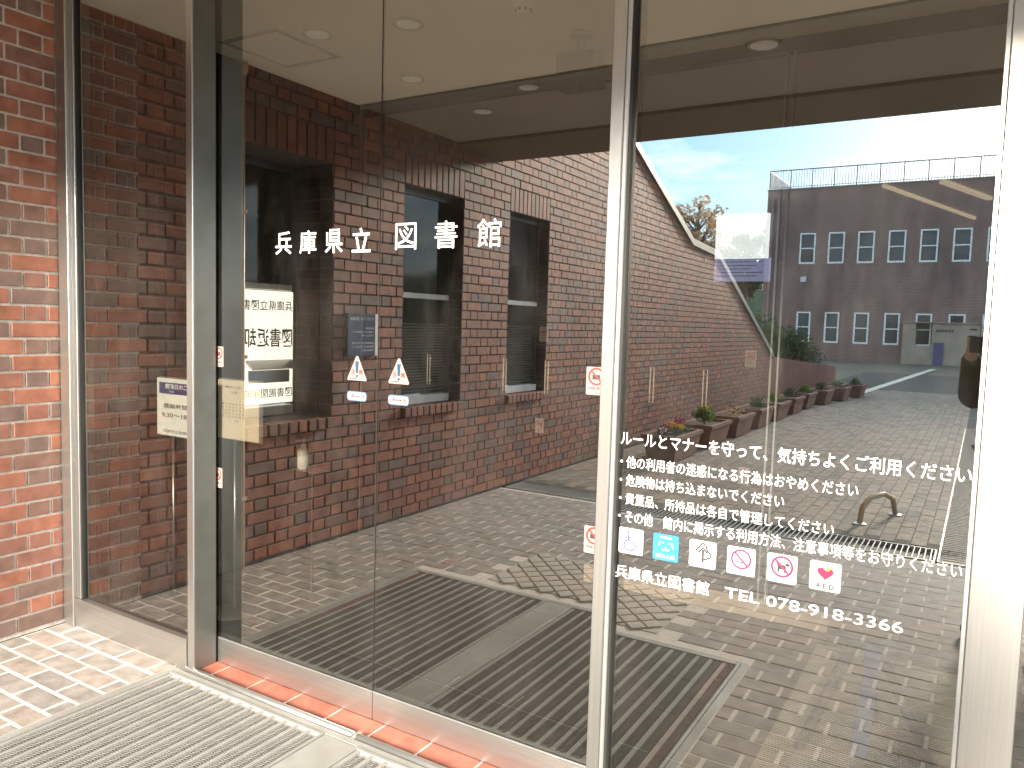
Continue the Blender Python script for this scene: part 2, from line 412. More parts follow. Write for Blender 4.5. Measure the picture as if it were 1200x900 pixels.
# paving of the porch: rows along x, laid in a pale joint bed
pave = MB(); pave.box(0.0, 9.0, -3.545, 0.011, -.028, -.0018)
pavement = struct('porch_pavement', pave, m_joint)
MATX0, MATX1, MATY = 0.80, 2.775, -1.335
TAC = (1.24, 2.32, -2.02, -1.42)
cand = []
y = -.004; row = 0
while y - .10 > -3.55:
    x = .006 + (0 if row % 2 else -.105)
    wide = y > -.75
    while x < 9.0:
        gap = .012; L = .210
        x0, x1 = max(x, .004), min(x + L - gap, 8.99)
        bed = .010 if wide and x < .85 else .0042
        yy0, yy1 = y - .1 + bed, y
        cxm = (x0 + x1) / 2; cym = y - .05
        x += L
        if x1 - x0 < .03: continue
        if yy1 > MATY and x1 > MATX0 and x0 < MATX1:
            if x0 < MATX0 - .03: x1 = MATX0 - .004
            elif x1 > MATX1 + .03: x0 = MATX1 + .004
            else: continue
        if TAC[0] - .02 < cxm < TAC[1] + .02 and TAC[2] < cym < TAC[3] + .02: continue
        cand.append((x0, x1, yy0, yy1))
    y -= .1; row += 1
cand.sort(key=lambda c: (0 if (c[0] < .85 and c[2] > -.8) else 1, (c[0] - 1.6) ** 2 * .7 + (c[2] + 1.2) ** 2))
rest = MB()
for i, (x0, x1, y0, y1) in enumerate(cand):
    dz = random.uniform(-.0012, .0008)
    if i < 300:
        link('paver', shared_box('paver', round(x1 - x0, 3), round(y1 - y0, 3), .02, m_paver, .003), pavement, ((x0 + x1) / 2, (y0 + y1) / 2, -.010 + dz))
    else: rest.box(x0, x1, y0, y1, -.02, dz)
tag(obj('paving_bricks', rest, m_paver, pavement), kind='stuff')

# courtyard paving: rows along y
cy_ = MB(); cy_.box(-.2, 9, -30, -3.93, -.028, -.0018)
court = struct('courtyard_pavement', cy_, m_cjoint)
rest = MB(); x = .006; row = 0
while x < 5.2:
    y = -3.945 - (.105 if row % 2 else 0)
    if not (3.36 < x + .05 < 3.70):
        while y > -20:
            dz = random.uniform(-.0015, .001); rest.box(x, x + .092, y - .2, y, -.02, dz); y -= .21
    x += .1; row += 1
tag(obj('paving_bricks', rest, m_cpaver, court), kind='stuff')
for xa in (-3.0,):
    l = MB(); l.prism([(0.9, -16.5), (1.08, -16.5), (1.9, -36), (1.65, -36)], lambda q: (q[0], q[1], -.001), lambda q: (q[0], q[1], .004))
    struct('courtyard_marking', l, m_line)

# tactile slab of raised diamonds in the porch paving
tac = tag(boxobj('tactile_slab', (TAC[0], TAC[1], TAC[2], TAC[3], -.02, .001), m_tact), 'pale stone slab of raised diamonds set into the porch paving behind the mats', 'paving slab')
for j in range(10):
    for i in range(9 if j % 2 == 0 else 8):
        ax = TAC[0] + .12 * i + .06 + (.06 if j % 2 else 0); ay = TAC[2] + .06 * j + .03
        if 'diamond' not in _shared:
            d = MB(); d.prism([(.0545, 0), (0, .0545), (-.0545, 0), (0, -.0545)], lambda q: (q[0], q[1], .0005), lambda q: (q[0] * .93, q[1] * .93, .0065)); _shared['diamond'] = d.mesh('diamond', m_tact)
        link('diamond', _shared['diamond'], tac, (ax, ay, .0006))

# trench gratings
def grating(label, x0, x1, y0, y1, along, pitch, parts=True):
    t = thing('trench_grating', label, 'drain grating', ((x0 + x1) / 2, (y0 + y1) / 2, 0), 'steel gratings over the drains')
    b = MB(); b.box(x0, x1, y0, y1, -.029, -.024); obj('channel', b, m_black, t)
    f = MB()
    f.box(x0, x1, y0, y0 + .012, -.024, .002); f.box(x0, x1, y1 - .012, y1, -.024, .002)
    f.box(x0, x0 + .012, y0 + .012, y1 - .012, -.024, .002); f.box(x1 - .012, x1, y0 + .012, y1 - .012, -.024, .002); obj('frame', f, m_grate, t)
    s = MB(); n = int(((x1 - x0) if along == 'x' else (y1 - y0)) / pitch)
    for k in range(n):
        if along == 'x':
            a = x0 + .02 + k * pitch
            if parts: link('slat', shared_box('slat', .007, y1 - y0 - .024, .008, m_grate, 0), t, (a, (y0 + y1) / 2, -.003))
            else: s.box(a, a + .007, y0 + .012, y1 - .012, -.02, .001)
        else:
            a = y0 + .02 + k * pitch
            if parts: link('slat', shared_box('slat', x1 - x0 - .024, .007, .016, m_grate, 0), t, ((x0 + x1) / 2, a, -.007))
            else: s.box(x0 + .012, x1 - .012, a, a + .006, -.006, .001)
    if s.v:
        for q in range(1, 5): s.box(x0 + .012 + q * .055, x0 + .018 + q * .055, y0 + .012, y1 - .012, -.012, -.0065)
        tag(obj('slats', s, m_grate, t), kind='stuff')
grating('long steel grating across the porch edge, reflected in the doors beside the brick wall', .02, 1.0, -3.90, -3.58, 'x', .035)
grating('long steel grating across the porch edge in front of the courtyard paving', 1.01, 3.37, -3.90, -3.58, 'x', .035)
grating('steel grating running away along the courtyard beyond the porch', 3.38, 3.68, -12.0, -3.58, 'y', .055, parts=False)

# threshold tiles between mats and doors
th = struct('threshold', (lambda b: (b.box(.87, 9, .012, .135, -.028, -.0015), b.box(.87, 9, .135, .60, -.028, -.006), b)[2])(MB()), m_joint)
for k in range(9):
    x0 = .985 + .207 * (k - 1) + .004
    x0c = max(x0, .885)
    me = shared_box('tile', round(x0 + .199 - x0c, 3), .09, .02, m_red, .003)
    link('tile', me, th, ((x0c + x0 + .199) / 2, .078, -.0085 + .001))
trk = MB(); trk.box(.92, 2.7, .1245, .138, -.02, .0008); trk.box(.92, 2.7, .185, .195, -.02, .0); obj('guide_track', trk, m_black, th)

# interior floor
fl = MB(); fl.box(-7, 9, .60, 14, -.028, -.004); infloor = struct('interior_floor', fl, m_dark)
m_ftile = brickmat('floor_tile', [(.055, .045, .038), (.065, .052, .043), (.05, .042, .036)], rough=.35, bump=.1)
for j in range(6):
    for i in range(13):
        x0, y0 = .01 + .3 * i, .2 + .3 * j
        link('floor_tile', shared_box('floor_tile', .294, .294, .02, m_ftile, .002), infloor, (x0 + .147, y0 + .147, -.0135 + (.0002)))
rt = MB()
for j in range(9):
    for xx in (.86, 2.66): rt.box(xx, xx + .06, .22 + j * .19, .22 + j * .19 + .18, -.003, .002)
tag(obj('border_tiles', rt, m_redd, infloor), kind='stuff')

# porch ceiling and building mass over it
c = MB()
c.box(-.4, 12, -1.655, .02, 2.812, 2.95); ceil = struct('porch_ceiling', c, m_cream)
c = MB(); c.box(-.4, 12, -1.72, -1.66, 2.80, 2.95); obj('trim', c, m_seam, ceil)
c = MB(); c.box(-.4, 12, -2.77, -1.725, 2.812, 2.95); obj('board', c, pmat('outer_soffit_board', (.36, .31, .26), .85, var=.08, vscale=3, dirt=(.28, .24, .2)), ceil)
c = MB(); c.box(-.4, 12, -3.43, -2.775, 2.79, 2.95); obj('edge_board', c, m_brown, ceil)
b = MB(); b.box(-.4, 12, -3.43, 14, 2.955, 8.0); up = tag(obj('library_upper_storey', b, m_brick), 'brick upper storey of the library carried over the entrance porch', 'building', kind='structure')
c = MB(); c.box(-7, 9, .02, 14, 2.82, 2.95); struct('interior_ceiling', c, m_cream)

# interior shell
s_ = MB(); s_.box(-7.2, -7, 2, 14, 0, 2.82); s_.box(9, 9.2, -.0, 14, 0, 2.82); s_.box(-7, 9, 14, 14.2, 0, 2.82); s_.box(-7, -.36, 2.0, 2.1, 0, 2.82)
struct('interior_wall', s_, m_darkwall)

# ================================================================== BRICK WALL WITH WINDOWS
prof = [(0, 2.81), (-3.43, 2.81), (-3.431, 4.75), (-6.36, 3.54), (-8.55, 2.64), (-9.76, 2.58), (-13.74, .95)]
def top(y):
    for (a, za), (b, zb) in zip(prof, prof[1:]):
        if b <= y <= a: return za + (zb - za) * ((a - y) / (a - b)) if a != b else zb
    return 0
WINS = [(-1.45, -.75, .33), (-2.88, -2.15, .11), (-4.28, -3.57, .10)]
wall = thing('library_side_wall', 'long red brick wall with three windows running from the doors out along the courtyard', 'brick wall', (0, -2, 0))
bk = MB()
ys = sorted(set([0, -3.43, -6.36, -8.55, -9.76, -13.74] + [w[0] for w in WINS] + [w[1] for w in WINS]), reverse=True)
for a, b in zip(ys, ys[1:]):
    mid = (a + b) / 2; w = [q for q in WINS if q[0] < mid < q[1]]
    za, zb = top(a - 1e-4), top(b + 1e-4)
    if w: pieces = [(0, .805, .805), (2.402, za, zb)]
    else: pieces = [(0, za, zb)]
    for z0, z1, z2 in pieces:
        bk.prism([(a, z0), (a, z1), (b, z2), (b, z0)], lambda q: (-.009, q[0], q[1]), lambda q: (-.40, q[0], q[1]))
obj('mortar_backing', bk, m_mortd, wall)
b = MB(); b.box(-.03, -.0065, -.33, -.002, 0, 2.81); obj('lit_joint', b, m_mortar, wall)  # paler mortar beside the door, brighter light put into its colour
wall_bricks(wall, -.012, -13.74, top, [(w[0], w[1], .745, 2.612) for w in WINS], 0.0, 300, lambda c: -c[1])
for (y0, y1, d) in WINS:
    n = int((y1 - y0) / .071)
    for k in range(n):
        yy = y0 + .004 + k * (y1 - y0) / n
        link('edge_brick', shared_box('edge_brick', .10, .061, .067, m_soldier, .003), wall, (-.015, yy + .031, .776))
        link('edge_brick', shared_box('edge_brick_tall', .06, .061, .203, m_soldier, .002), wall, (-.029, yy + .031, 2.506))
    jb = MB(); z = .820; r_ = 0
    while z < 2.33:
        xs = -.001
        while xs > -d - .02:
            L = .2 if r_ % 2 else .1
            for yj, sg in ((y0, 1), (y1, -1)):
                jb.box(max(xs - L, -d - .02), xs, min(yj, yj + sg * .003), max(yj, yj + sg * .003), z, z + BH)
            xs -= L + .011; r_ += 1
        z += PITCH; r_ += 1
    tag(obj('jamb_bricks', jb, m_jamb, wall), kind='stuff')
    # window: frame, meeting rail, panes
    fr = MB(); x0, x1 = -d - .05, -d
    fr.box(x0, x1, y0 + .004, y0 + .04, .806, 2.40); fr.box(x0, x1, y1 - .04, y1 - .004, .806, 2.40)
    fr.box(x0, x1, y0 + .04, y1 - .04, 2.36, 2.40)
    wf = obj('window', fr, m_winframe, wall)
    mr = MB(); mr.box(x0, x1 + .012, y0 + .04, y1 - .04, 1.605, 1.645); obj('meeting_rail', mr, m_white, wf, bevel=.003)
    sr = MB(); sr.box(x0, x1 + .03, y0 + .04, y1 - .04, .812, .870); obj('sill', sr, m_white, wf, bevel=.003)
    pn = MB(); pn.box(x0 + .018, x0 + .024, y0 + .04, y1 - .04, .885, 1.605); pn.box(x0 + .026, x0 + .032, y0 + .04, y1 - .04, 1.645, 2.36)
    obj('pane', pn, m_winglass, wf)
    if d < .2:
        lv = MB(); z = .90
        while z < 1.42: lv.quad((x0 + .026, y0 + .045, z), (x0 + .026, y1 - .045, z), (x0 + .034, y1 - .045, z + .014), (x0 + .034, y0 + .045, z + .014)); z += .022
        tag(obj('blind_slats', lv, pmat('blind_slats', (.13, .12, .10), .6), wf), kind='stuff')
# coping on the sloping top
cp = MB()
for (a, za), (b, zb) in zip(prof[2:], prof[3:]):
    cp.prism([(a, za - .05), (a, za + .04), (b, zb + .04), (b, zb - .05)], lambda q: (.035, q[0], q[1]), lambda q: (-.44, q[0], q[1]))
obj('coping', cp, m_coping, wall)

# book return panel in the first window
ret = thing('book_return_panel', 'white return slot board with black characters in the window nearest the doors', 'return slot', (-.33, -1.1, .87))
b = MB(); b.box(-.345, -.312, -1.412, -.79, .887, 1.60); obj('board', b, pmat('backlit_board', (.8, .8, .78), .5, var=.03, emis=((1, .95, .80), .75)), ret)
pl = Plane((-.311, 0, 0), (0, 1, 0), (0, 0, 1))
t = MB(); add_text(t, pl, '兵庫県立図書館', -1.405, -.94, 1.475, 1.54, bold=.008); add_text(t, pl, '図書返却口', -1.405, -.93, 1.245, 1.365, bold=.012)
add_text(t, pl, '図書館閉館時間', -1.405, -.95, .925, .985, bold=.006); obj('lettering', t, m_ink, ret)
h = MB(); h.prism([(0, 1.165), (.075, 1.115), (.06, 1.108), (0, 1.15)], lambda q: (-.311 + q[0], -1.40, q[1]), lambda q: (-.311 + q[0], -1.03, q[1]))
obj('slot_hood', h, m_steelh, ret)
h = MB(); h.box(-.311, -.306, -1.38, -1.05, 1.02, 1.10); obj('slot_flap', h, m_alu, ret)

# navy notice board on the wall
nb = thing('notice_board', 'navy notice board with white lettering fixed to the brick wall between two windows', 'sign', (0, -1.72, 1.33))
b = MB(); b.box(.0, .022, -1.83, -1.57, 1.195, 1.475); obj('board', b, m_plaque, nb, bevel=.002)
b = MB(); b.box(.0, .024, -1.862, -1.831, 1.195, 1.475); obj('side_strip', b, m_card, nb, bevel=.002)
pl = Plane((.0228, 0, 0), (0, 1, 0), (0, 0, 1)); t = MB()
add_text(t, pl, '館書図立県ンビリエ'[::-1], -1.82, -1.59, 1.43, 1.452)
yb = 1.385
for body, w_ in (('開館時間', .08), ('火曜日から日曜日まで', .21), ('九時三十分', .12), (None, 0), ('図書館返却口利用時間', .21), ('閉館後から翌日まで', .21), ('休館日含む', .12)):
    if body: add_text(t, pl, body, -1.82, -1.82 + w_, yb - .013, yb, h=.0006)
    yb -= .0245
obj('lettering', t, m_wh, nb)

# tan pipe
dp = MB(); dp.tube([(.024, -.725, .0), (.024, -.725, 2.79)], .017, 12); dp.lathe((.024, -.725, 2.76), [(.018, -.03), (.03, 0), (.032, .048)], 16)
pipe = tag(obj('conduit_pipe', dp, m_tan, smooth=True), 'thin tan pipe running up the brick wall beside the return window', 'pipe')
for z in (.4, 1.2, 2.0): boxobj('bracket', (-.001, .046, -.748, -.702, z, z + .02), m_tan, pipe, loc=(0, 0, 0))

# low curved brick wall carrying on beyond the slope
hh = lambda y: .95 + (y + 13.7) * .075
cw = MB(); pts = [(-.02, -13.76), (.0, -14.8), (.15, -15.8), (.38, -16.6), (.50, -17.2), (.54, -17.8), (.5, -18.3), (.35, -18.8), (0, -19.3), (-.6, -19.8), (-2.2, -20.6)]
for (xa, ya), (xb, yb) in zip(pts, pts[1:]):
    cw.add([(xa, ya, 0), (xb, yb, 0), (xb, yb, hh(yb)), (xa, ya, hh(ya)), (xa - .3, ya, 0), (xb - .3, yb, 0), (xb - .3, yb, hh(yb)), (xa - .3, ya, hh(ya))],
           [(0, 1, 2, 3), (4, 7, 6, 5), (3, 2, 6, 7)])
m_farbrick = pmat('curved_wall_brick', (.22, .10, .075), .8, var=.2, vscale=9)
tag(obj('curved_low_wall', cw, m_farbrick), 'low curved red brick wall beyond the end of the sloping wall', 'brick wall')

# interior brick wall behind the glass
iw = thing('interior_brick_wall', 'dark brick wall inside the vestibule behind the left fixed pane', 'brick wall', (0, 1, 0))
b = MB(); b.box(-.36, -.009, .10, .68, 0, 2.82); obj('mortar_backing', b, m_mortar, iw)
b = MB(); b.box(-.36, -.004, .685, 1.93, 0, 2.815); tag(obj('wall_shade_panel', b, pmat('wall_shade_tone', (.014, .009, .007), .6, var=.3, stretch=(1, 12, 1))), 'near-black panel added as shade on the wall inside the vestibule between the brick and the inner screen', 'wall panel', kind='structure')  # stands in for dimly lit brick, shade put into a near-black colour
m_keep = m_brick
zrows = []
_save = flemish
def top_i(y): return 2.81
cand = []
z = .004; row = 1
while z < 2.76:
    for (q0, q1) in flemish(.68, .10, row): cand.append((q0, q1, z))
    z += PITCH; row += 1
cand.sort(key=lambda c: c[0]); rest = MB()
for i, (p, q, z) in enumerate(cand):
    if i < 300: link('brick', shared_box('brick', .05, round(q - p, 3), BH, m_brick, .0025), iw, (-.025, (p + q) / 2, z + BH / 2))
    else: rest.box(-.05, 0, p, q, z, z + BH)
if rest.v: tag(obj('brickwork', rest, m_brick, iw), kind='stuff')

# ================================================================== ENTRANCE GLAZING
HT = 2.80
def pane(parent, x0, x1, y0, y1, z0, z1, name='pane', mat=None):
    m = MB()
    m.box(x0, x1, y0, y1, z0, z1, 1)
    me = m.mesh(name, [mat or m_glass, m_glassb], WL[parent.name])
    for p in me.polygons: p.material_index = 0 if p.normal.y < -.5 else 1
    return link(name, me, parent, WL[parent.name])
NOSM = []
def no_photo_card(parent, x, z, y, w=.058, hh=.082, label=None):
    pl = Plane((x, y, z), (1, 0, 0), (0, 0, 1))
    b = MB(); add_poly(b, pl, rrect(w, hh, .004), 0, .0008); s = obj('sticker', b, m_pinkcard, parent, loc=(x, y, z))
    if label: s['label'] = label
    k = MB(); r = w * .36; add_stroke(k, pl, circ(0, hh * .16, r), w * .09, .0012, close=True); add_stroke(k, pl, [(-r * .7, hh * .16 + r * .7), (r * .7, hh * .16 - r * .7)], w * .08, .0013)
    obj('ring', k, m_orinkred, s, loc=(x, y, z))
    k = MB(); add_flat(k, pl, [(-r * .55, hh * .05), (r * .5, hh * .05), (r * .5, hh * .22), (-r * .55, hh * .22)], .0010)
    add_text(k, pl, '撮影禁止', -w * .4, w * .4, -hh * .32, -hh * .21, .0012, .01); add_text(k, pl, 'No Camera', -w * .32, w * .32, -hh * .45, -hh * .39, .0012)
    obj('lettering', k, m_gink, s, loc=(x, y, z))
    return s

# left post and left fixed pane
lf = thing('left_fixed_glazing', 'narrow fixed glass panel in a stainless frame beside the red brick wall', 'glass panel', (.45, .03, 0))
boxobj('post', (.004, .078, -.012, .10, 0, HT), m_steel, lf, .0025)
boxobj('edge_strip', (.079, .112, .004, .05, .131, HT), m_steel, lf, .002)
boxobj('bottom_rail', (.079, .870, -.002, .07, 0, .130), m_steelh, lf, .002)
gk = MB(); gk.box(.1125, .117, .012, .036, .131, HT); obj('gasket', gk, m_black, lf)
pane(lf, .113, .872, .024, .032, .1305, HT)

def mullion(x0, x1, label, extra=False):
    t = thing('mullion', label, 'mullion', ((x0 + x1) / 2, .05, 0), 'stainless uprights between the glass panels')
    boxobj('upright', (x0, x1, .004, .108, 0, HT), m_steel, t, .002)
    if extra:
        boxobj('pane_stop', (x1 + .0005, x1 + .014, .006, .045, 0, HT), m_alu, t, .003)
        boxobj('gasket', (x1 + .0145, x1 + .021, .012, .04, 0, HT), m_black, t)
    if not extra: boxobj('side_shade_face', (x1 + .0002, x1 + .0022, .010, .1078, 0, HT), m_sidesteel, t)
    boxobj('brush_seal', (x0 + .01, x1 - .005, .1082, .117, 0.01, HT), m_black, t)
    return t
mullion(.873, .912, 'stainless steel upright between the left fixed pane and the lettered sliding doors')
mullion(2.655, 2.692, 'stainless steel upright between the sliding doors and the pane with the house rules', True)

# sliding doors
def door(x0, x1, label):
    d = thing('sliding_door', label, 'sliding door', ((x0 + x1) / 2, .16, 0), 'pair of glass sliding doors')
    boxobj('bottom_rail', (x0, x1, .120, .160, .003, .104), m_steelh, d, .0015)
    b = MB(); b.box(x0, x1, .121, .159, .1042, .109); obj('rail_lip', b, m_alu, d)
    pane(d, x0 + .0008, x1 - .0008, .123, .133, .1092, HT)
    return d
d1 = door(.880, 1.752, 'left glass sliding door lettered with four white characters')
d2 = door(1.7545, 2.70, 'right glass sliding door lettered with three larger white characters')
for d, body, xs, zs in ((d1, '兵庫県立', (1.2625, 1.3905, 1.521, 1.652), (1.672, 1.757)), (d2, '図書館', (1.852, 2.02, 2.1885), (1.676, 1.765))):
    for ch, xc in zip(body, xs):
        xc += (3.5487 - xc) * .0088
        pl = Plane((xc, .1225, 0), (1, 0, 0), (0, 0, 1)); t = MB()
        w = .043 if d is d1 else .045
        add_text(t, pl, ch, -w, w, zs[0], zs[1], .0003, .011 if d is d1 else (0.0 if ch == '図' else .005))
        o = obj('letter', t, m_wh, d, loc=(xc, .1225, zs[0]))
seal = MB(); seal.box(1.7522, 1.7543, .121, .135, .11, HT); obj('meeting_seal', seal, m_black, d1)
m_stk2 = pmat('sticker_face', (.32, .32, .32), .5, var=.02)
def warning(parent, x, label):
    pl = Plane((x, .1225, 1.262), (1, 0, 0), (0, 0, 1))
    tri = [(-.043, -.040), (-.045, -.034), (-.004, .047), (.004, .047), (.045, -.034), (.043, -.040)]
    b = MB(); add_poly(b, pl, tri, 0, .0008); s = obj('warning_sticker', b, m_pinkcard, parent, loc=(x, .1225, 1.262)); s['label'] = label
    k = MB(); add_flat(k, pl, [(-.008, .028), (-.005, -.014), (.005, -.014), (.008, .028)], .0012); add_flat(k, pl, circ(0, -.024, .0055, 14), .0012); obj('exclamation_mark', k, pmat('teal_ink', (.01, .05, .11), .5), s, loc=(x, .1225, 1.262))
    k = MB(); add_text(k, pl, '注', -.028, -.008, -.020, 0, .0012, .02); add_text(k, pl, '意', .008, .028, -.020, 0, .0012, .02); obj('lettering', k, m_orinkred, s, loc=(x, .1225, 1.262))
    k = MB(); add_text(k, pl, '自動ドア', -.034, .034, -.036, -.030, .0012, .01); obj('small_lettering', k, m_gink, s, loc=(x, .1225, 1.262))
    pl = Plane((x, .1225, 1.166), (1, 0, 0), (0, 0, 1))
    b = MB(); add_poly(b, pl, rrect(.092, .034, .012), 0, .0006); s2 = obj('arrow_sticker', b, pmat('pale_blue_card', (.09, .15, .24), .5), parent, loc=(x, .1225, 1.166))
    b = MB(); add_flat(b, pl, rrect(.082, .024, .004), .0008); obj('face', b, m_stk2, s2, loc=(x, .1225, 1.166))
    k = MB(); add_text(k, pl, '自動', -.038, -.013, -.009, .009, .0012, .01); add_text(k, pl, '扉', .018, .036, -.009, .009, .0012, .01)
    obj('lettering', k, m_orinkred, s2, loc=(x, .1225, 1.166))
    k = MB(); add_stroke(k, pl, [(-.009, 0), (.012, 0)], .003, .0012); add_flat(k, pl, [(-.013, 0), (-.006, -.005), (-.006, .005)], .0013); add_flat(k, pl, [(.016, 0), (.009, .005), (.009, -.005)], .0013)
    obj('arrow', k, m_gink, s2, loc=(x, .1225, 1.166))
warning(d1, 1.658, 'triangular warning sticker left of the door gap'); warning(d2, 1.848, 'triangular warning sticker right of the door gap')
no_photo_card(d1, .915, 1.272, .1225); no_photo_card(d1, .908, .777, .1225)
no_photo_card(d2, 2.588, 1.279, .1225, .065, .082); no_photo_card(d2, 2.60, .807, .1225, .065, .082)

# right fixed pane with the rules
rf = thing('right_fixed_glazing', 'wide fixed glass panel printed with white house rules and six square pictogram stickers', 'glass panel', (3.13, .035, 0))
pane(rf, 2.7135, 3.548, .030, .040, .02, HT)
boxobj('bottom_rail', (2.7135, 3.545, .004, .07, 0, .02), m_steelh, rf, .002)
pl = Plane((0, .0295, 0), (1, 0, 0), (0, 0, 1))
rules = [('ルールとマナーを守って、気持ちよくご利用ください', 2.712, 3.545, 1.116, 1.155, .004),
         ('・他の利用者の迷惑になる行為はおやめください', 2.714, 3.318, 1.054, 1.087, .001),
         ('・危険物は持ち込まないでください', 2.714, 3.152, 1.004, 1.036, .001),
         ('・貴重品、所持品は各自で管理してください', 2.714, 3.270, .953, .985, .001),
         ('・その他　館内に掲示する利用方法、注意事項等をお守りください', 2.714, 3.540, .902, .936, .001),
         ('兵庫県立図書館', 2.712, 2.976, .744, .781, .003), ('TEL 078-918-3366', 3.018, 3.432, .750, .778, .006)]
for body, x0, x1, z0, z1, bo in rules:
    t = MB(); add_text(t, pl, body, x0, x1, z0, z1, .0004, bo); obj('lettering', t, m_wh, rf)
def card(x, mat, label, z=.852):
    p = Plane((x, .0295, z), (1, 0, 0), (0, 0, 1)); b = MB(); add_poly(b, p, rrect(.0715, .0715, .005), 0, .0008)
    s = obj('sticker', b, mat, rf, loc=(x, .0295, z)); s['label'] = label; return p, s, (x, .0295, z)
m_stk = pmat('sticker_white', (.46, .46, .46), .5, var=.02)
p, s, l = card(2.754, m_stk, 'white sticker with a wheelchair sign')
k = MB(); add_flat(k, p, circ(-.008, .024, .0035, 12), .0012); add_stroke(k, p, [(-.008, .019), (-.006, -.001), (.009, -.002), (.018, -.020), (.024, -.018)], .0042, .0012)
add_stroke(k, p, [(-.007, .010), (.006, .009)], .0034, .0013); add_stroke(k, p, circ(-.004, -.012, .0155, 20, 95, 345), .0038, .0014); obj('wheelchair_mark', k, m_bluei, s, loc=l)
p, s, l = card(2.854, m_cyan, 'blue sticker with a white dog face')
k = MB(); add_stroke(k, p, [(-.016, .028), (.016, .026)], .004, .0012)
add_stroke(k, p, [(-.016, .014), (-.021, .003)], .0028, .0012); add_stroke(k, p, [(.016, .014), (.021, .0)], .0028, .0012)
for q in (-.008, .008): add_flat(k, p, circ(q, .012, .0018, 8), .0012)
add_flat(k, p, circ(0, .0, .002, 8), .0012); add_stroke(k, p, [(-.010, -.004), (-.006, -.009), (0, -.004), (.006, -.009), (.010, -.004)], .0018, .0013)
add_text(k, p, 'ほじょ犬', -.026, .026, -.030, -.018, .0012, .02); obj('dog_mark', k, m_wh, s, loc=l)
p, s, l = card(2.955, m_stk, 'white sticker with a grey upward arrow')
k = MB(); add_stroke(k, p, [(-.019, .008), (-.010, .017), (-.004, .027), (.002, .029), (.008, .024), (.012, .012), (.022, .002), (.021, -.006), (.004, -.014)], .0044, .0012)
add_stroke(k, p, [(.001, -.022), (.001, .012)], .0058, .0014); add_stroke(k, p, [(-.011, .004), (.001, .017), (.013, .004)], .005, .0015); obj('arrow_mark', k, m_gink, s, loc=l)
k = MB(); add_text(k, p, '館内案内', -.014, .014, -.032, -.027, .0012); obj('lettering', k, m_gink, s, loc=l)
p, s, l = card(3.055, m_stk, 'white sticker with a struck-out cigarette')
k = MB(); add_stroke(k, p, circ(0, .005, .0235), .005, .0016, close=True); add_stroke(k, p, [(-.0165, .0215), (.0165, -.0115)], .0048, .0017); obj('ring', k, m_pink, s, loc=l)
k = MB(); add_stroke(k, p, [(-.013, -.002), (.006, -.004)], .0032, .0012); add_stroke(k, p, [(-.006, .017), (.002, .019), (.004, .012), (.013, .012), (.015, .004)], .0022, .0012)
add_text(k, p, '禁 煙', -.013, .013, -.031, -.025, .0012); obj('cigarette_mark', k, m_gink, s, loc=l)
p, s, l = card(3.156, m_stk, 'white sticker with a struck-out dog')
k = MB(); add_stroke(k, p, circ(0, .005, .0245), .0054, .0018, close=True); add_stroke(k, p, [(-.0172, .0222), (.0172, -.0122)], .005, .0019); obj('ring', k, m_pink, s, loc=l)
k = MB(); add_flat(k, p, [(-.011, -.010), (-.007, -.010), (-.006, -.002), (.004, -.002), (.005, -.010), (.009, -.010), (.010, .005), (.006, .010), (-.008, .010), (-.013, .016), (-.015, .014), (-.011, .006)], .0012)
add_flat(k, p, [(.007, .009), (.011, .018), (.014, .015), (.019, .012), (.017, .008), (.011, .007)], .0013); add_text(k, p, 'ペット禁止', -.018, .018, -.031, -.0255, .0012); obj('dog_mark', k, m_gink, s, loc=l)
p, s, l = card(3.257, m_stk, 'white sticker with a crimson heart and the letters AED')
hp = []
for i in range(28):
    a = 2 * math.pi * i / 28; hp.append((16 * math.sin(a) ** 3 * .00118, (13 * math.cos(a) - 5 * math.cos(2 * a) - 2 * math.cos(3 * a) - math.cos(4 * a)) * .00108 + .008))
k = MB(); add_flat(k, p, hp, .0012); obj('heart', k, m_pink, s, loc=l)
k = MB(); add_stroke(k, p, [(.017, .022), (.010, .021), (.006, .015)], .0042, .0014); add_stroke(k, p, [(.002, .018), (.004, .013)], .0024, .0015); obj('electrode_mark', k, m_yel, s, loc=l)
k = MB(); add_text(k, p, 'A E D', -.021, .021, -.030, -.018, .0012, .02); obj('lettering', k, m_gink, s, loc=l)

# right post and the pane after it
rp_ = thing('end_post', 'broad stainless steel post at the right edge of the lettered glass', 'post', (3.6, .05, 0))
boxobj('upright', (3.556, 3.658, 0, .11, 0, HT), m_steel, rp_, .002)
boxobj('edge_strip', (3.546, 3.5555, .004, .05, 0, HT), m_alu, rp_, .001)
rr_ = thing('far_right_glazing', 'sliver of the next glass panel past the broad right post', 'glass panel', (4.3, .03, 0))
pane(rr_, 3.6585, 8.6, .030, .040, .02, HT)
boxobj('bottom_rail', (3.659, 8.6, .004, .07, 0, .02), m_steelh, rr_, .002)
bw = MB(); bw.box(8.6, 9.0, -3.43, .3, 0, 2.81); tag(obj('added_side_blocker', bw, m_brick), 'unseen brick wall added beyond the last glass panel to block side light', 'brick wall')  # added wall out of view, holds back skylight from the right
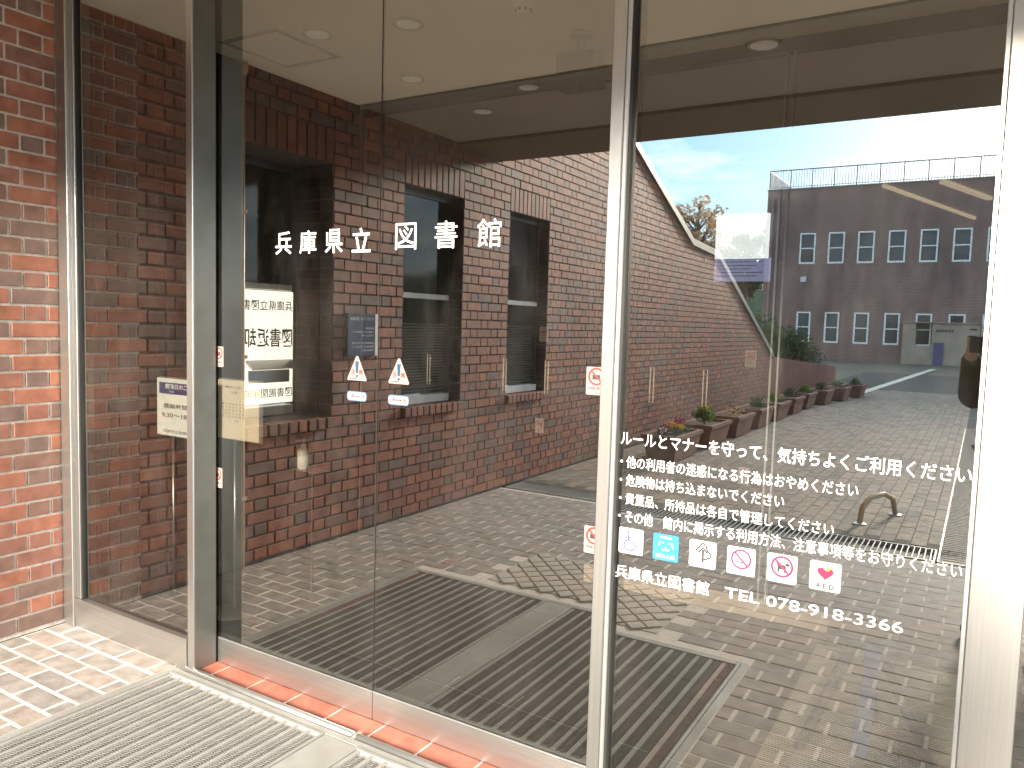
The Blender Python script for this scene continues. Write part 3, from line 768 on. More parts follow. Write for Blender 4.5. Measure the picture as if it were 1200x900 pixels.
# ================================================================== MATS
def mat_(x0, x1, label):
    y0, y1 = -1.30, -.045
    t = thing('entrance_mat', label, 'door mat', ((x0 + x1) / 2, (y0 + y1) / 2, 0), 'pair of ribbed entrance mats')
    f = MB(); f.box(x0, x1, y1 - .012, y1, -.026, .006); f.box(x0, x1, y0, y0 + .012, -.026, .006); f.box(x0, x0 + .012, y0 + .012, y1 - .012, -.026, .006); f.box(x1 - .012, x1, y0 + .012, y1 - .012, -.026, .006)
    obj('frame', f, m_dull, t)
    n = round((x1 - x0 - .03) / .057); pit = (x1 - x0 - .026) / n
    L = (y1 - y0) - .028
    b = MB(); b.box(-pit / 2 + .001, pit / 2 - .001, -L / 2, L / 2, -.010, -.004, 0)
    b.box(-.0270, -.0215, -L / 2, L / 2, -.004, .0035, 2); b.box(-.0190, -.0130, -L / 2, L / 2, -.004, .0035, 2)
    yy = -L / 2 + .004; c0 = -.010; cw_ = pit / 2 - .0015 - c0
    while yy < L / 2 - .02:
        for q in range(3):
            xa = c0 + cw_ * q / 3; xb = c0 + cw_ * (q + 1) / 3; dy = .0062 * (1 if q % 2 else -1); ya = yy + (.0062 if q % 2 == 0 else 0); w_ = .0034
            b.add([(xa, ya, -.004), (xb, ya + dy, -.004), (xb, ya + dy + w_, -.004), (xa, ya + w_, -.004), (xa, ya, .003), (xb, ya + dy, .003), (xb, ya + dy + w_, .003), (xa, ya + w_, .003)],
                  [(4, 5, 6, 7), (0, 1, 5, 4), (2, 3, 7, 6)], 1)
        yy += .0098
    me = b.mesh('tread_strip', [m_tread, m_treadzz, m_treadhi])
    for k in range(n): link('tread_strip', me, t, (x0 + .013 + pit * (k + .5), (y0 + y1) / 2, 0))
    return t
bed = MB(); bed.box(.80, 2.775, -1.335, .011, -.028, -.0115); struct('mat_well', bed, m_dark)
mat_(.836, 1.685, 'grey ribbed entrance mat nearest the brick wall'); mat_(1.832, 2.742, 'grey ribbed entrance mat nearer the right fixed pane')
fr = thing('mat_surround', 'flat aluminium surround between and around the two entrance mats', 'mat frame', (1.76, -.6, 0))
boxobj('centre_strip', (1.688, 1.829, -1.30, -.046, -.011, .003), m_dull, fr, .001)
boxobj('side_strip', (.804, .833, -1.33, -.046, -.011, .003), m_dull, fr, .001); boxobj('side_strip', (2.745, 2.773, -1.33, -.046, -.011, .003), m_dull, fr, .001)
boxobj('end_strip', (.834, 2.744, -1.332, -1.303, -.011, .003), m_dull, fr, .001)
boxobj('door_strip', (.804, 2.773, -.0425, -.014, -.011, .004), m_dull, fr, .001)
for xa, xb in ((.86, 1.768), (1.79, 2.70)):
    b = MB(); b.tube([(xa, .004, .002), (xb, .004, .002)], .0135, 12); obj('rounded_nosing', b, m_alu, fr, smooth=True)

# ================================================================== INTERIOR THINGS
def stand_sign(x, y, x0, x1, z0, z1, mat, label, header):
    t = thing('notice_stand', label, 'notice stand', (x, y, 0))
    b = MB(); b.lathe((x, y, .001), [(.12, 0), (.12, .006), (.03, .016), (.012, .02)], 28); obj('base', b, m_steel, t, smooth=True)
    b = MB(); b.tube([(x, y, .02), (x, y, z0)], .008, 10); obj('pole', b, m_steel, t, smooth=True)
    boxobj('board', (x0, x1, y - .01, y + .004, z0, z1), mat, t, .002)
    boxobj('board_edge', (x0 - .006, x1 + .006, y + .0045, y + .012, z0 - .006, z1 + .006), m_alu, t, .001)
    pl = Plane((x0, y - .0105, z0), (1, 0, 0), (0, 0, 1)); w = x1 - x0; h = z1 - z0; k = MB(); n = MB(); wl = MB()
    if header:
        add_flat(n, pl, [(.02, h - .075), (w - .02, h - .075), (w - .02, h - .02), (.02, h - .02)], .0006); obj('header', n, m_navy, t)
        add_text(wl, pl, '開館日のご案内', .07, w - .05, h - .05, h - .025, .001, .02); add_text(wl, pl, 'Open', .1, .14, h - .07, h - .057, .001); obj('header_lettering', wl, m_wh, t)
        add_text(k, pl, '開館時間', .06, w - .12, .135, .158, .0006, .01); add_text(k, pl, '9:30～18:00', .04, w - .06, .09, .112, .0006, .01); add_text(k, pl, '兵庫県立図書館', .05, w - .1, .015, .03, .0006)
        obj('lettering', k, m_gink, t)
    else:
        add_text(k, pl, '開館カレンダー', .055, .18, h - .04, h - .028, .0006); add_text(k, pl, '11月', .09, .14, h - .065, h - .053, .0006)
        rr2 = MB()
        for r in range(5):
            for c in range(7):
                mm_ = rr2 if c == 1 else k
                add_text(mm_, pl, str(r * 7 + c + 1 if r * 7 + c < 30 else 30), .035 + c * .024, .045 + c * .024, .165 - r * .015, .173 - r * .015, .0006, .01)
        add_text(k, pl, '休館日', .12, .15, .085, .093, .0006)
        obj('lettering', k, m_gink, t); obj('closed_day_lettering', rr2, m_orinkred, t)
stand_sign(.20, .42, .085, .44, .845, 1.125, m_card, 'white opening hours notice with a navy header on a slim stand behind the left pane', True)
stand_sign(.514, .53, .40, .69, .848, 1.132, m_peach, 'cream calendar notice on a slim stand just right of the left mullion', False)

hs = thing('sanitiser_stand', 'clear-cream hand gel pump bottle standing on a small ledge before the brick wall', 'hand gel stand', (.585, .90, 0))
b = MB(); b.tube([(.62, .93, .0), (.62, .93, .655)], .0035, 8); b.lathe((.62, .93, 0), [(.018, 0), (.018, .01), (.004, .014)], 16); obj('pole', b, m_winframe, hs)
boxobj('ledge', (.53, .72, .86, .96, .655, .660), m_alu, hs, .001)
b = MB(); b.lathe((.585, .90, .661), [(.026, 0), (.031, .006), (.031, .092), (.024, .106), (.011, .112)], 20); obj('bottle', b, m_clear, hs, smooth=True)
b = MB(); b.lathe((.585, .90, .772), [(.013, 0), (.013, .016), (.005, .018), (.005, .032), (.011, .034), (.011, .042)], 14); b.tube([(.585, .90, .808), (.56, .88, .806), (.553, .875, .797)], .004, 8); obj('pump', b, m_card, hs, smooth=True)

# pale ribbed mat inside on the right
im = thing('ribbed_floor_mat', 'pale ribbed floor mat inside under the low folding stand', 'floor mat', (3.3, 1.1, 0))
m_pale = pmat('pale_rubber', (.33, .29, .23), .8, var=.08)
b = MB(); b.box(2.98, 3.60, .30, 1.80, -.003, .003); obj('backing', b, m_pale, im)
b = MB(); y = .305
while y < 1.79: b.box(2.985, 3.595, y, y + .006, .0031, .0065); y += .0135
tag(obj('ribs', b, m_pale, im), kind='stuff')
# low folding stand
fs_ = thing('folding_stand', 'low dark folding stand with a blue strap behind the lower right of the lettered pane', 'folding stand', (3.27, .85, 0))
m_sg = pmat('stand_grey', (.06, .06, .065), .5)
for f_, a_ in (((3.09, .80, 0), (3.24, .86, .40)), ((3.50, .90, 0), (3.31, .87, .40)), ((3.29, 1.15, 0), (3.275, .90, .40))):
    b = MB(); b.tube([f_, a_], .018, 8); obj('leg', b, m_sg, fs_, smooth=True)
boxobj('top_bar', (3.15, 3.42, .84, .89, .40, .425), m_sg, fs_, .004)
b = MB(); b.add([(3.25, .842, .01), (3.30, .842, .01), (3.33, .842, .40), (3.28, .842, .40), (3.25, .852, .01), (3.30, .852, .01), (3.33, .852, .40), (3.28, .852, .40)], [(0, 1, 2, 3), (4, 7, 6, 5), (0, 3, 7, 4), (1, 5, 6, 2), (3, 2, 6, 7), (0, 4, 5, 1)])
obj('strap', b, pmat('blue_webbing', (.08, .14, .30), .8), fs_)

# inner glass screen
isc = thing('inner_glass_screen', 'inner glass screen with slim dark stiles across the vestibule', 'glass screen', (2, 1.97, 0))
boxobj('header', (.0, 8.9, 1.94, 2.00, 2.755, 2.818), m_bronze, isc)
boxobj('jamb', (.002, .008, 1.962, 1.974, 0, 2.754), m_alu, isc)
for x in (2.660, 2.695): boxobj('stile', (x, x + .009, 1.95, 1.985, 0, 2.754), m_alu, isc)
boxobj('bottom_rail', (1.70, 3.30, 1.955, 1.985, .001, .10), m_beige, isc, .002)
for xa, xb in ((.013, 2.66), (2.70, 5.2)): pane(isc, xa, xb, 1.966, 1.972, .101, 2.754, mat=m_inglass)
for x_, z_ in ((1.39, 1.383), (1.38, .854), (2.565, 1.30), (2.56, .71)): no_photo_card(isc, x_, z_, 1.964, .055, .085)

# short upright pull bars on the inner screen
for x in (.572, 1.134, 1.415, 2.050, 2.336):
    b = MB()
    for q in (0, .020): b.tube([(x + q, 1.948, 1.042), (x + q, 1.948, 1.234)], .0032, 8)
    for z in (1.07, 1.205): b.tube([(x, 1.948, z), (x, 1.9655, z)], .003, 6); b.tube([(x + .02, 1.948, z), (x + .02, 1.9655, z)], .003, 6)
    obj('door_pull', b, m_pull, isc, smooth=True)

# lit sign panel and ceiling tubes deep inside
ls = thing('hanging_panel', 'glowing white panel with blue lines hanging in the dark lobby', 'sign', (1.4, 6.02, 2.3))
b = MB(); b.box(1.13, 1.66, 6.0, 6.04, 2.16, 2.60); obj('upper_face', b, m_screen, ls)
b = MB(); b.box(1.13, 1.69, 6.0, 6.04, 1.93, 2.155); lo = obj('lower_face', b, pmat('violet_blue_card', (.25, .26, .5), .5, emis=((.3, .32, .6), .25)), ls)
b = MB()
for k in range(5): b.box(1.16, 1.62 - .06 * (k % 3), 5.998, 5.9995, 2.12 - .035 * k, 2.127 - .035 * k)
obj('lettering', b, m_navy, ls)
b = MB(); b.tube([(1.2, 6.02, 2.6), (1.2, 6.02, 2.81)], .006, 6); b.tube([(1.6, 6.02, 2.6), (1.6, 6.02, 2.81)], .006, 6); obj('hanger', b, m_bronze, ls)
for (xa, ya, xb, yb, w, lb) in ((2.66, 6.05, 3.36, 8.6, .028, 'longest'), (3.14, 6.02, 3.50, 7.15, .055, 'shorter and broader')):
    b = MB(); d = Vector((xb - xa, yb - ya, 0)).normalized(); q = Vector((-d.y, d.x, 0)) * w / 2
    A, B = Vector((xa, ya, 2.79)), Vector((xb, yb, 2.79))
    b.add([A - q, A + q, B + q, B - q, A - q + Vector((0, 0, .028)), A + q + Vector((0, 0, .028)), B + q + Vector((0, 0, .028)), B - q + Vector((0, 0, .028))], [(0, 1, 2, 3), (4, 5, 6, 7), (0, 1, 5, 4), (1, 2, 6, 5), (2, 3, 7, 6), (3, 0, 4, 7)])
    tag(obj('ceiling_tube_light', b, m_light), '%s of the two warm tube lights on the lobby ceiling' % lb, 'ceiling light', 'warm tube lights on the lobby ceiling')

# vestibule and porch ceiling fittings
m_ring = pmat('light_trim', (.40, .35, .28), .4)
def downlight(x, y, z, label, group, r=.075):
    t = thing('downlight', label, 'ceiling light', (x, y, z), group)
    b = MB(); b.lathe((x, y, z - .008), [(r, .0075), (r, 0.002), (r - .008, -.001), (r - .018, .004), (r - .02, .0076)], 32); obj('trim_ring', b, m_ring, t, smooth=True)
    b = MB(); b.lathe((x, y, z - .006), [(r - .021, .0), (r - .021, .005)], 24); obj('diffuser', b, pmat('downlight_lens', (.8, .74, .66), .3, emis=((1, .88, .76), .02)), t)
IC = 2.82
downlight(.67, .885, IC, 'round ceiling light beside the access hatch', 'round recessed ceiling lights')
downlight(1.155, .983, IC, 'round ceiling light above the gap side of the left sliding door', 'round recessed ceiling lights')
downlight(.65, 1.64, IC, 'round ceiling light near the inner ceiling edge', 'round recessed ceiling lights')
downlight(1.19, -1.80, 2.812, 'round porch ceiling light on the darker ceiling strip', 'round recessed ceiling lights')
downlight(.66, -2.12, 2.812, 'round porch ceiling light close to the brick lintels', 'round recessed ceiling lights')
downlight(2.55, -1.90, 2.812, 'round porch ceiling light reflected in the house rules pane', 'round recessed ceiling lights', .085)
ht = thing('access_hatch', 'square access hatch with a grey edge in the vestibule ceiling', 'ceiling hatch', (.34, .96, IC))
f = MB(); f.box(.135, .545, .735, .766, IC - .004, IC - .0005); f.box(.135, .545, 1.154, 1.185, IC - .004, IC - .0005); f.box(.135, .166, .7665, 1.1535, IC - .004, IC - .0005); f.box(.514, .545, .7665, 1.1535, IC - .004, IC - .0005); obj('frame', f, m_hatch, ht)
boxobj('lid', (.167, .513, .767, 1.153, IC - .003, IC - .0006), m_cream, ht)
sd = thing('smoke_detector', 'small domed smoke detector on the vestibule ceiling', 'smoke detector', (1.76, 1.02, IC))
b = MB(); b.lathe((1.76, 1.02, IC - .05), [(.012, 0), (.03, .004), (.036, .024), (.05, .034), (.052, .0495)], 24); obj('body', b, m_cream, sd, smooth=True)
b = MB()
for k in range(8):
    a = k * math.pi / 4; b.box(1.76 + .033 * math.cos(a) - .004, 1.76 + .033 * math.cos(a) + .004, 1.02 + .033 * math.sin(a) - .004, 1.02 + .033 * math.sin(a) + .004, IC - .042, IC - .034)
obj('slot', b, m_black, sd)
cs = thing('door_sensor', 'boxy door sensor hanging under the vestibule ceiling', 'sensor', (1.83, 1.45, 2.6))
boxobj('housing', (1.72, 1.92, 1.40, 1.52, 2.60, 2.72), pmat('sensor_housing', (.06, .055, .035), .4), cs, .004)
boxobj('underside', (1.715, 1.925, 1.395, 1.525, 2.565, 2.5995), m_black, cs)
b = MB(); b.tube([(1.82, 1.46, 2.72), (1.82, 1.46, 2.80)], .02, 12); b.lathe((1.82, 1.46, 2.795), [(.03, 0), (.055, .012), (.055, .0245)], 20); obj('mount', b, m_alu, cs, smooth=True)
b = MB(); b.tube([(1.84, 1.43, 2.588), (1.84, 1.43, 2.53)], .006, 8); [b.lathe((xx, 1.41, 2.578), [(.006, 0), (.006, .009)], 8) for xx in (1.74, 1.78, 1.89)]; obj('probe', b, m_black, cs)

# ================================================================== COURTYARD THINGS
def leaf_clump(mb, c, r, n, s, flat=.7):
    for _ in range(n):
        d = Vector((random.gauss(0, 1), random.gauss(0, 1), random.gauss(0, 1))).normalized() * r * random.random() ** .45
        p = Vector(c) + Vector((d.x, d.y, d.z * flat))
        a = Vector((random.gauss(0, 1), random.gauss(0, 1), random.gauss(0, 1))).normalized(); b = a.cross(Vector((random.gauss(0, 1), random.gauss(0, 1), random.gauss(0, 1)))).normalized()
        q = s * random.uniform(.6, 1.3); mb.quad(p - a * q, p - b * q * .55, p + a * q, p + b * q * .55)
def planter(y, i, x=.655):
    kinds = ['terracotta trough with yellow and magenta flowers, nearest the doors', 'terracotta trough with a leafy yellow-green plant, second from the doors', 'terracotta trough of bare brown stems, third from the doors', 'terracotta trough with one small green clump, fourth from the doors']
    lab = kinds[i] if i < 4 else 'terracotta trough with sparse greenery farther along the row of planters, number %d from the doors' % (i + 1)
    if i >= 4: lab = 'terracotta trough with sparse greenery, %s from the doors in the row of planters' % ('fifth', 'sixth', 'seventh', 'eighth', 'ninth', 'tenth')[i - 4]
    t = thing('planter', lab, 'planter', (x, y, 0), 'row of terracotta planters')
    w, L, h = .19, .41, .29
    b = MB()
    lo_ = [(x - w * .78, y - L * .9), (x + w * .78, y - L * .9), (x + w * .78, y + L * .9), (x - w * .78, y + L * .9)]
    hi_ = [(x - w, y - L), (x + w, y - L), (x + w, y + L), (x - w, y + L)]
    ri = [(x - w + .03, y - L + .03), (x + w - .03, y - L + .03), (x + w - .03, y + L - .03), (x - w + .03, y + L - .03)]
    v = [(*p, .012) for p in lo_] + [(*p, h - .04) for p in hi_] + [(*p, h - .04) for p in [(x - w - .018, y - L - .018), (x + w + .018, y - L - .018), (x + w + .018, y + L + .018), (x - w - .018, y + L + .018)]]
    v += [(p[0], p[1], h) for p in v[8:12]] + [(*p, h) for p in ri] + [(*p, h - .05) for p in ri]
    fs = [(0, 1, 2, 3)]
    for r0 in (0, 4, 8, 12, 16):
        for k in range(4): fs.append((r0 + k, r0 + (k + 1) % 4, r0 + 4 + (k + 1) % 4, r0 + 4 + k))
    fs.append((20, 21, 22, 23)); b.add(v, fs); obj('trough', b, m_terra, t)
    b = MB(); b.box(x - w + .031, x + w - .031, y - L + .031, y + L - .031, h - .049, h - .03); obj('soil', b, m_soil, t)
    if i == 0:
        b = MB(); [leaf_clump(b, (x + random.uniform(-.1, .1), y + q, h + .02), .07, 60, .018) for q in (-.3, -.15, 0, .12, .28)]; obj('foliage', b, m_green, t)
        b = MB(); leaf_clump(b, (x, y + .02, h + .07), .06, 110, .018); leaf_clump(b, (x + .05, y - .06, h + .06), .05, 60, .016); obj('yellow_flowers', b, m_yflow, t)
        b = MB(); leaf_clump(b, (x - .02, y - .26, h + .09), .07, 110, .018); leaf_clump(b, (x, y + .24, h + .07), .045, 50, .016); obj('magenta_flowers', b, m_pflow, t)
        b = MB(); leaf_clump(b, (x, y + .32, h + .05), .05, 40, .016); obj('pale_flowers', b, m_wflow, t)
    elif i == 1:
        b = MB(); leaf_clump(b, (x, y + .1, h + .1), .15, 260, .028); obj('foliage', b, m_lime, t)
        b = MB(); leaf_clump(b, (x, y + .1, h + .17), .09, 50, .014); obj('yellow_flowers', b, m_yflow, t)
    elif i == 2:
        b = MB(); leaf_clump(b, (x, y, h + .03), .16, 120, .02); obj('dry_stems', b, m_autumn, t)
    else:
        b = MB(); leaf_clump(b, (x, y + random.uniform(-.15, .2), h + .06), .12, 120, .025); obj('foliage', b, m_green if i % 2 else m_lime, t)
for i in range(10):
    y = -(6.28 + 1.2 * i); xo = .655
    if y < -14.5: xo = .75 + (-14.5 - y) * .14
    planter(y, i, xo)

# tan arch
ar = thing('low_arch', 'low tan arched rail standing on the courtyard paving', 'arched rail', (2.93, -4.55, 0))
b = MB(); b.tube([(2.83, -4.33, 0), (2.84, -4.36, .13), (2.88, -4.45, .19), (2.96, -4.62, .20), (3.01, -4.78, .14), (3.03, -4.84, 0)], .020, 12); obj('tube', b, pmat('tan_wood', (.46, .32, .18), .6), ar, smooth=True)
b = MB(); b.lathe((2.83, -4.33, 0), [(.05, 0), (.05, .008), (.026, .012)], 16); b.lathe((3.03, -4.84, 0), [(.05, 0), (.05, .008), (.026, .012)], 16); obj('foot_plate', b, m_alu, ar)

# far library wing
m_paleframe = pmat('pale_frame', (.85, .83, .78), .5)
fb = thing('far_library_wing', 'long two-storey purple-brown brick building with a railed flat roof across the courtyard', 'building', (0, -42, 0))
m_far = bpy.data.materials.new('far_brick'); m_far.use_nodes = True; t_ = m_far.node_tree; bs = t_.nodes['Principled BSDF']; bs.inputs['Roughness'].default_value = .8
bt = N(t_, 'ShaderNodeTexBrick'); co = N(t_, 'ShaderNodeTexCoord'); sx = N(t_, 'ShaderNodeSeparateXYZ'); cb_ = N(t_, 'ShaderNodeCombineXYZ')
t_.links.new(co.outputs['Object'], sx.inputs[0]); t_.links.new(mth(t_, 'ADD', sx.outputs[0], sx.outputs[1]), cb_.inputs[0]); t_.links.new(sx.outputs[2], cb_.inputs[1])
t_.links.new(cb_.outputs[0], bt.inputs['Vector'])
for k_, v_ in (('Color1', (.28, .13, .105, 1)), ('Color2', (.19, .11, .095, 1)), ('Mortar', (.40, .28, .24, 1)), ('Scale', 1.0), ('Mortar Size', .011), ('Brick Width', .21), ('Row Height', .072), ('Bias', 0.0)): bt.inputs[k_].default_value = v_
nn = N(t_, 'ShaderNodeTexNoise'); nn.inputs['Scale'].default_value = .8; nn.inputs['Detail'].default_value = 8; fm_ = N(t_, 'ShaderNodeMapping'); fm_.inputs['Scale'].default_value = (1.6, 1, .35); t_.links.new(co.outputs['Object'], fm_.inputs[0]); t_.links.new(fm_.outputs[0], nn.inputs['Vector'])
m2 = N(t_, 'ShaderNodeMix', data_type='RGBA', blend_type='MULTIPLY'); m2.inputs['Factor'].default_value = .95; t_.links.new(bt.outputs[0], m2.inputs['A'])
r2 = N(t_, 'ShaderNodeValToRGB'); r2.color_ramp.elements[0].position = .3; r2.color_ramp.elements[1].position = .7; r2.color_ramp.elements[0].color = (.5, .5, .5, 1); t_.links.new(nn.outputs[0], r2.inputs[0]); t_.links.new(r2.outputs[0], m2.inputs['B'])
t_.links.new(m2.outputs['Result'], bs.inputs['Base Color'])
FX0, FX1 = -7.07, 24.0
ops = []
for k in range(20):
    xc = -4.86 + 1.437 * k
    if xc + .5 > FX1: break
    ops.append((xc - .4, xc + .4, 5.07, 6.70)); ops.append((xc - .36, xc + .36, .9, 2.52))
def wall_cells(mb, x0, x1, z0, z1, ops, ya, yb):
    xs = sorted(set([x0, x1] + [o[0] for o in ops] + [o[1] for o in ops])); zs = sorted(set([z0, z1] + [o[2] for o in ops] + [o[3] for o in ops]))
    for a, b in zip(xs, xs[1:]):
        run = None
        for c, d in zip(zs, zs[1:]):
            hole = any(o[0] < (a + b) / 2 < o[1] and o[2] < (c + d) / 2 < o[3] for o in ops)
            if hole:
                if run: mb.box(a, b, ya, yb, run[0], run[1]); run = None
            else: run = (run[0], d) if run else (c, d)
        if run: mb.box(a, b, ya, yb, run[0], run[1])
b = MB(); wall_cells(b, FX0, FX1, -.02, 9.04, ops, -42.25, -42.0); b.box(FX0, FX1, -55, -42.26, -.02, 9.0); obj('wall', b, m_far, fb)
b = MB(); b.box(FX0 - .04, FX1, -55.05, -41.96, 9.041, 9.10); obj('parapet_cap', b, m_coping, fb)
for (xa, xb, za, zb) in ops:
    f = MB(); e = .075
    f.box(xa, xa + e, -42.12, -41.985, za, zb); f.box(xb - e, xb, -42.12, -41.985, za, zb); f.box(xa + e, xb - e, -42.12, -41.985, zb - e, zb); f.box(xa + e, xb - e, -42.12, -41.975, za, za + e * 1.2)
    f.box(xa + e, xb - e, -42.12, -41.985, (za + zb) / 2 - .03, (za + zb) / 2 + .03)
    w = obj('window', f, m_paleframe, fb, loc=((xa + xb) / 2, -42, za))
    q = MB(); q.box(xa + e, xb - e, -42.11, -42.08, za + e, (za + zb) / 2 - .03); q.box(xa + e, xb - e, -42.11, -42.08, (za + zb) / 2 + .03, zb - e); obj('pane', q, m_farglass, w, loc=((xa + xb) / 2, -42, za))
for x in (-6.75, -6.45): 
    q = MB(); q.tube([(x, -41.93, 0), (x, -41.93, 8.6)], .06, 8); obj('drainpipe', q, pmat('pinkish_pipe', (.3, .2, .19), .6), fb)
rl = MB(); xx = FX0 + .05
rl.box(FX0 + .03, FX1, -42.14, -42.10, 10.08, 10.13); rl.box(FX0 + .03, FX1, -42.13, -42.11, 9.2, 9.225); rl.box(FX0 + .03, FX0 + .07, -50, -42.14, 10.08, 10.13); rl.box(FX0 + .04, FX0 + .06, -50, -42.14, 9.2, 9.225)
k = 0
while xx < FX1:
    w = .026 if k % 8 == 0 else .011
    rl.box(xx - w, xx + w, -42.13, -42.11, 9.10, 10.08); xx += .137; k += 1
for k in range(56): rl.box(FX0 + .04, FX0 + .06, -42.3 - .137 * k - .009, -42.3 - .137 * k + .009, 9.1, 10.08)
obj('roof_railing', rl, m_rail, fb)
q = MB(); q.box(-5.10, -4.82, -41.99, -41.85, 4.1, 4.38); wl_ = obj('wall_lamp', q, m_white, fb); q = MB(); q.box(-4.98, -4.94, -41.99, -41.96, 2.6, 4.1); obj('cable', q, m_rail, wl_)
be = thing('beige_lobby_block', 'low beige rendered entrance block at the foot of the far brick building', 'building', (3.6, -41.4, 0))
b = MB(); wall_cells(b, .02, 3.35, -.02, 2.05, [(.6, 1.32, .9, 2.05)], -41.98, -41.5); obj('wall', b, m_beige, be)
boxobj('door', (1.42, 1.86, -41.5, -41.46, -.02, 1.1), m_purple, be)
b = MB()
for k in range(5): b.box(2.9 - .05 * (k % 2), 3.2, -41.5, -41.485, 1.75 - .33 * k, 1.82 - .33 * k)
for k in range(6): b.box(1.5 + .13 * k, 1.59 + .13 * k, -41.5, -41.49, 1.62, 1.74)
obj('wall_lettering', b, m_gink, be)
b = MB(); b.box(0, 3.4, -42, -41.4, 2.051, 2.10); obj('roof', b, m_beige, be)

# trees and shrubs
hl = MB(); hp_ = []
random.seed(11)
for k in range(61):
    x = -150 + 5 * k; hp_.append((x, 9.5 + 1.6 * math.sin(k * .7) + random.uniform(-.4, .4)))
for (xa, za), (xb, zb) in zip(hp_, hp_[1:]):
    hl.add([(xa, -110, -1), (xb, -110, -1), (xb, -122, zb), (xa, -122, za), (xb, -160, zb + 3), (xa, -160, za + 3)], [(0, 1, 2, 3), (3, 2, 4, 5)])
struct('hills', hl, pmat('wooded_hill', (.06, .085, .045), .95, var=.4, vscale=.6, bump=1, bscale=3))
def tree(name, x, y, h, cr, ch, mat, label, n=26, per=75, s=.13, cat='tree', trunk_r=.14, group=None, seed=1):
    random.seed(seed)
    t = thing(name, label, cat, (x, y, 0), group)
    tr = MB(); tr.tube([(x, y, -.05), (x + .05, y, h * .4), (x - .03, y + .05, h * .75), (x, y, h * .95)], [trunk_r, trunk_r * .8, trunk_r * .5, trunk_r * .15], 9)
    cr_ = MB()
    for i in range(n):
        a = random.uniform(0, 2 * math.pi); rr = cr * random.random() ** .5; zc = h - ch / 2 + (random.random() - .5) * ch * math.sqrt(max(.1, 1 - (rr / cr) ** 2))
        p = Vector((x + rr * math.cos(a), y + rr * math.sin(a), zc))
        st = Vector((x, y, max(h * .3, zc - rr * .9)))
        tr.tube([st, st.lerp(p, .5) + Vector((0, 0, .08)), p], [trunk_r * .35, trunk_r * .2, trunk_r * .06], 6, cap=False)
        leaf_clump(cr_, p, cr * random.uniform(.22, .36), per, s, .75)
    obj('trunk', tr, m_bark, t); obj('crown', cr_, mat, t)
    return t
tree('autumn_tree', -6.95, -30, 7.0, 1.45, 3.0, m_autumn, 'tree with thinning orange-brown autumn leaves rising behind the sloping brick wall', n=30, per=62, s=.085, seed=4)
for i, (x, y, h, cr) in enumerate(((-12.2, -58, 8.9, 2.0), (-10.2, -60, 9.3, 2.2), (-14.5, -62, 8.6, 2.6))):
    tree('evergreen_tree', x, y, h, cr, 4.5, m_green, ['dark green tree top in the gap beside the far building', 'dark green tree crown touching the far building', 'dark green tree crown half hidden by the sloping wall'][i], n=26, per=90, s=.22, seed=20 + i, group='evergreen trees beyond the courtyard')
def bush(x, y, r, h, mat, label, n=7, seed=3, s=.06):
    random.seed(seed); t = thing('bush', label, 'bush', (x, y, 0), 'bushes around the courtyard')
    b = MB(); st = MB()
    for i in range(n):
        a = random.uniform(0, 6.28); q = r * .6 * random.random(); c = (x + q * math.cos(a), y + q * math.sin(a), h * random.uniform(.35, .75))
        st.tube([(x, y, -.02), c], [.03, .01], 5); leaf_clump(b, c, r * .55, 170, s, .9)
    obj('stems', st, m_bark, t); obj('foliage', b, mat, t)
bush(-1.5, -19.3, 1.1, 2.0, m_green, 'dark green rounded bush just behind the curved low wall', 9, 31)
bush(-1.6, -23.5, 1.0, 1.7, m_green, 'dark green bush to the right behind the curved low wall', 9, 32)
bush(-2.2, -17.2, .8, 2.6, m_lime, 'yellow-green shrub in the gap at the end of the sloping wall', 8, 33)
bush(-3.6, -21.5, 1.2, 3.0, m_green, 'tall dark shrub in the gap before the far building', 10, 34)

# ================================================================== PHOTOGRAPHER (seen in the glass beside the right post)
def skin_body(name, verts, edges, mat, parent=None, root=0, sub=2):
    me = bpy.data.meshes.new(name); me.from_pydata([v[:3] for v in verts], edges, [])
    o = bpy.data.objects.new(name, me); COL.objects.link(o)
    md = o.modifiers.new('skin', 'SKIN'); ss = o.modifiers.new('sub', 'SUBSURF'); ss.levels = ss.render_levels = sub
    if not me.skin_vertices: me.attributes  # layer is made by the modifier
    sv = me.skin_vertices[0].data if me.skin_vertices else None
    if sv:
        for i, v in enumerate(verts):
            r = v[3] if isinstance(v[3], tuple) else (v[3], v[3]); sv[i].radius = r; sv[i].use_root = (i == root)
    bpy.context.view_layer.update()
    m2 = bpy.data.meshes.new_from_object(o.evaluated_get(bpy.context.evaluated_depsgraph_get()))
    bpy.data.objects.remove(o); m2.name = name; m2.materials.clear(); m2.materials.append(mat)
    pl_ = WL[parent.name] if parent else (0, 0, 0)
    for v in m2.vertices: v.co -= Vector(pl_)
    for p in m2.polygons: p.use_smooth = True; p.material_index = 0
    return link(name, m2, parent, pl_)
rt_ = Vector((.8545, .5194, 0)); bk_ = Vector((.5194, -.8545, 0)); C0 = Vector((3.5487, -1.9412, 0)) + bk_ * .40
def B(rx, back, z, r): p = C0 + rt_ * rx + bk_ * back; return (p.x, p.y, z, r)
per = thing('person', 'person in an olive jacket and jeans holding up a phone beside the broad right post', 'person', (C0.x, C0.y, 0))
jeans = pmat('blue_denim', (.06, .09, .17), .9, var=.2); jacket = pmat('olive_jacket', (.07, .055, .03), .8, var=.2); skinm = pmat('skin', (.45, .27, .19), .5, var=.04); hair = pmat('black_hair', (.012, .01, .009), .5)
shoe = pmat('dark_shoe', (.03, .03, .03), .6)
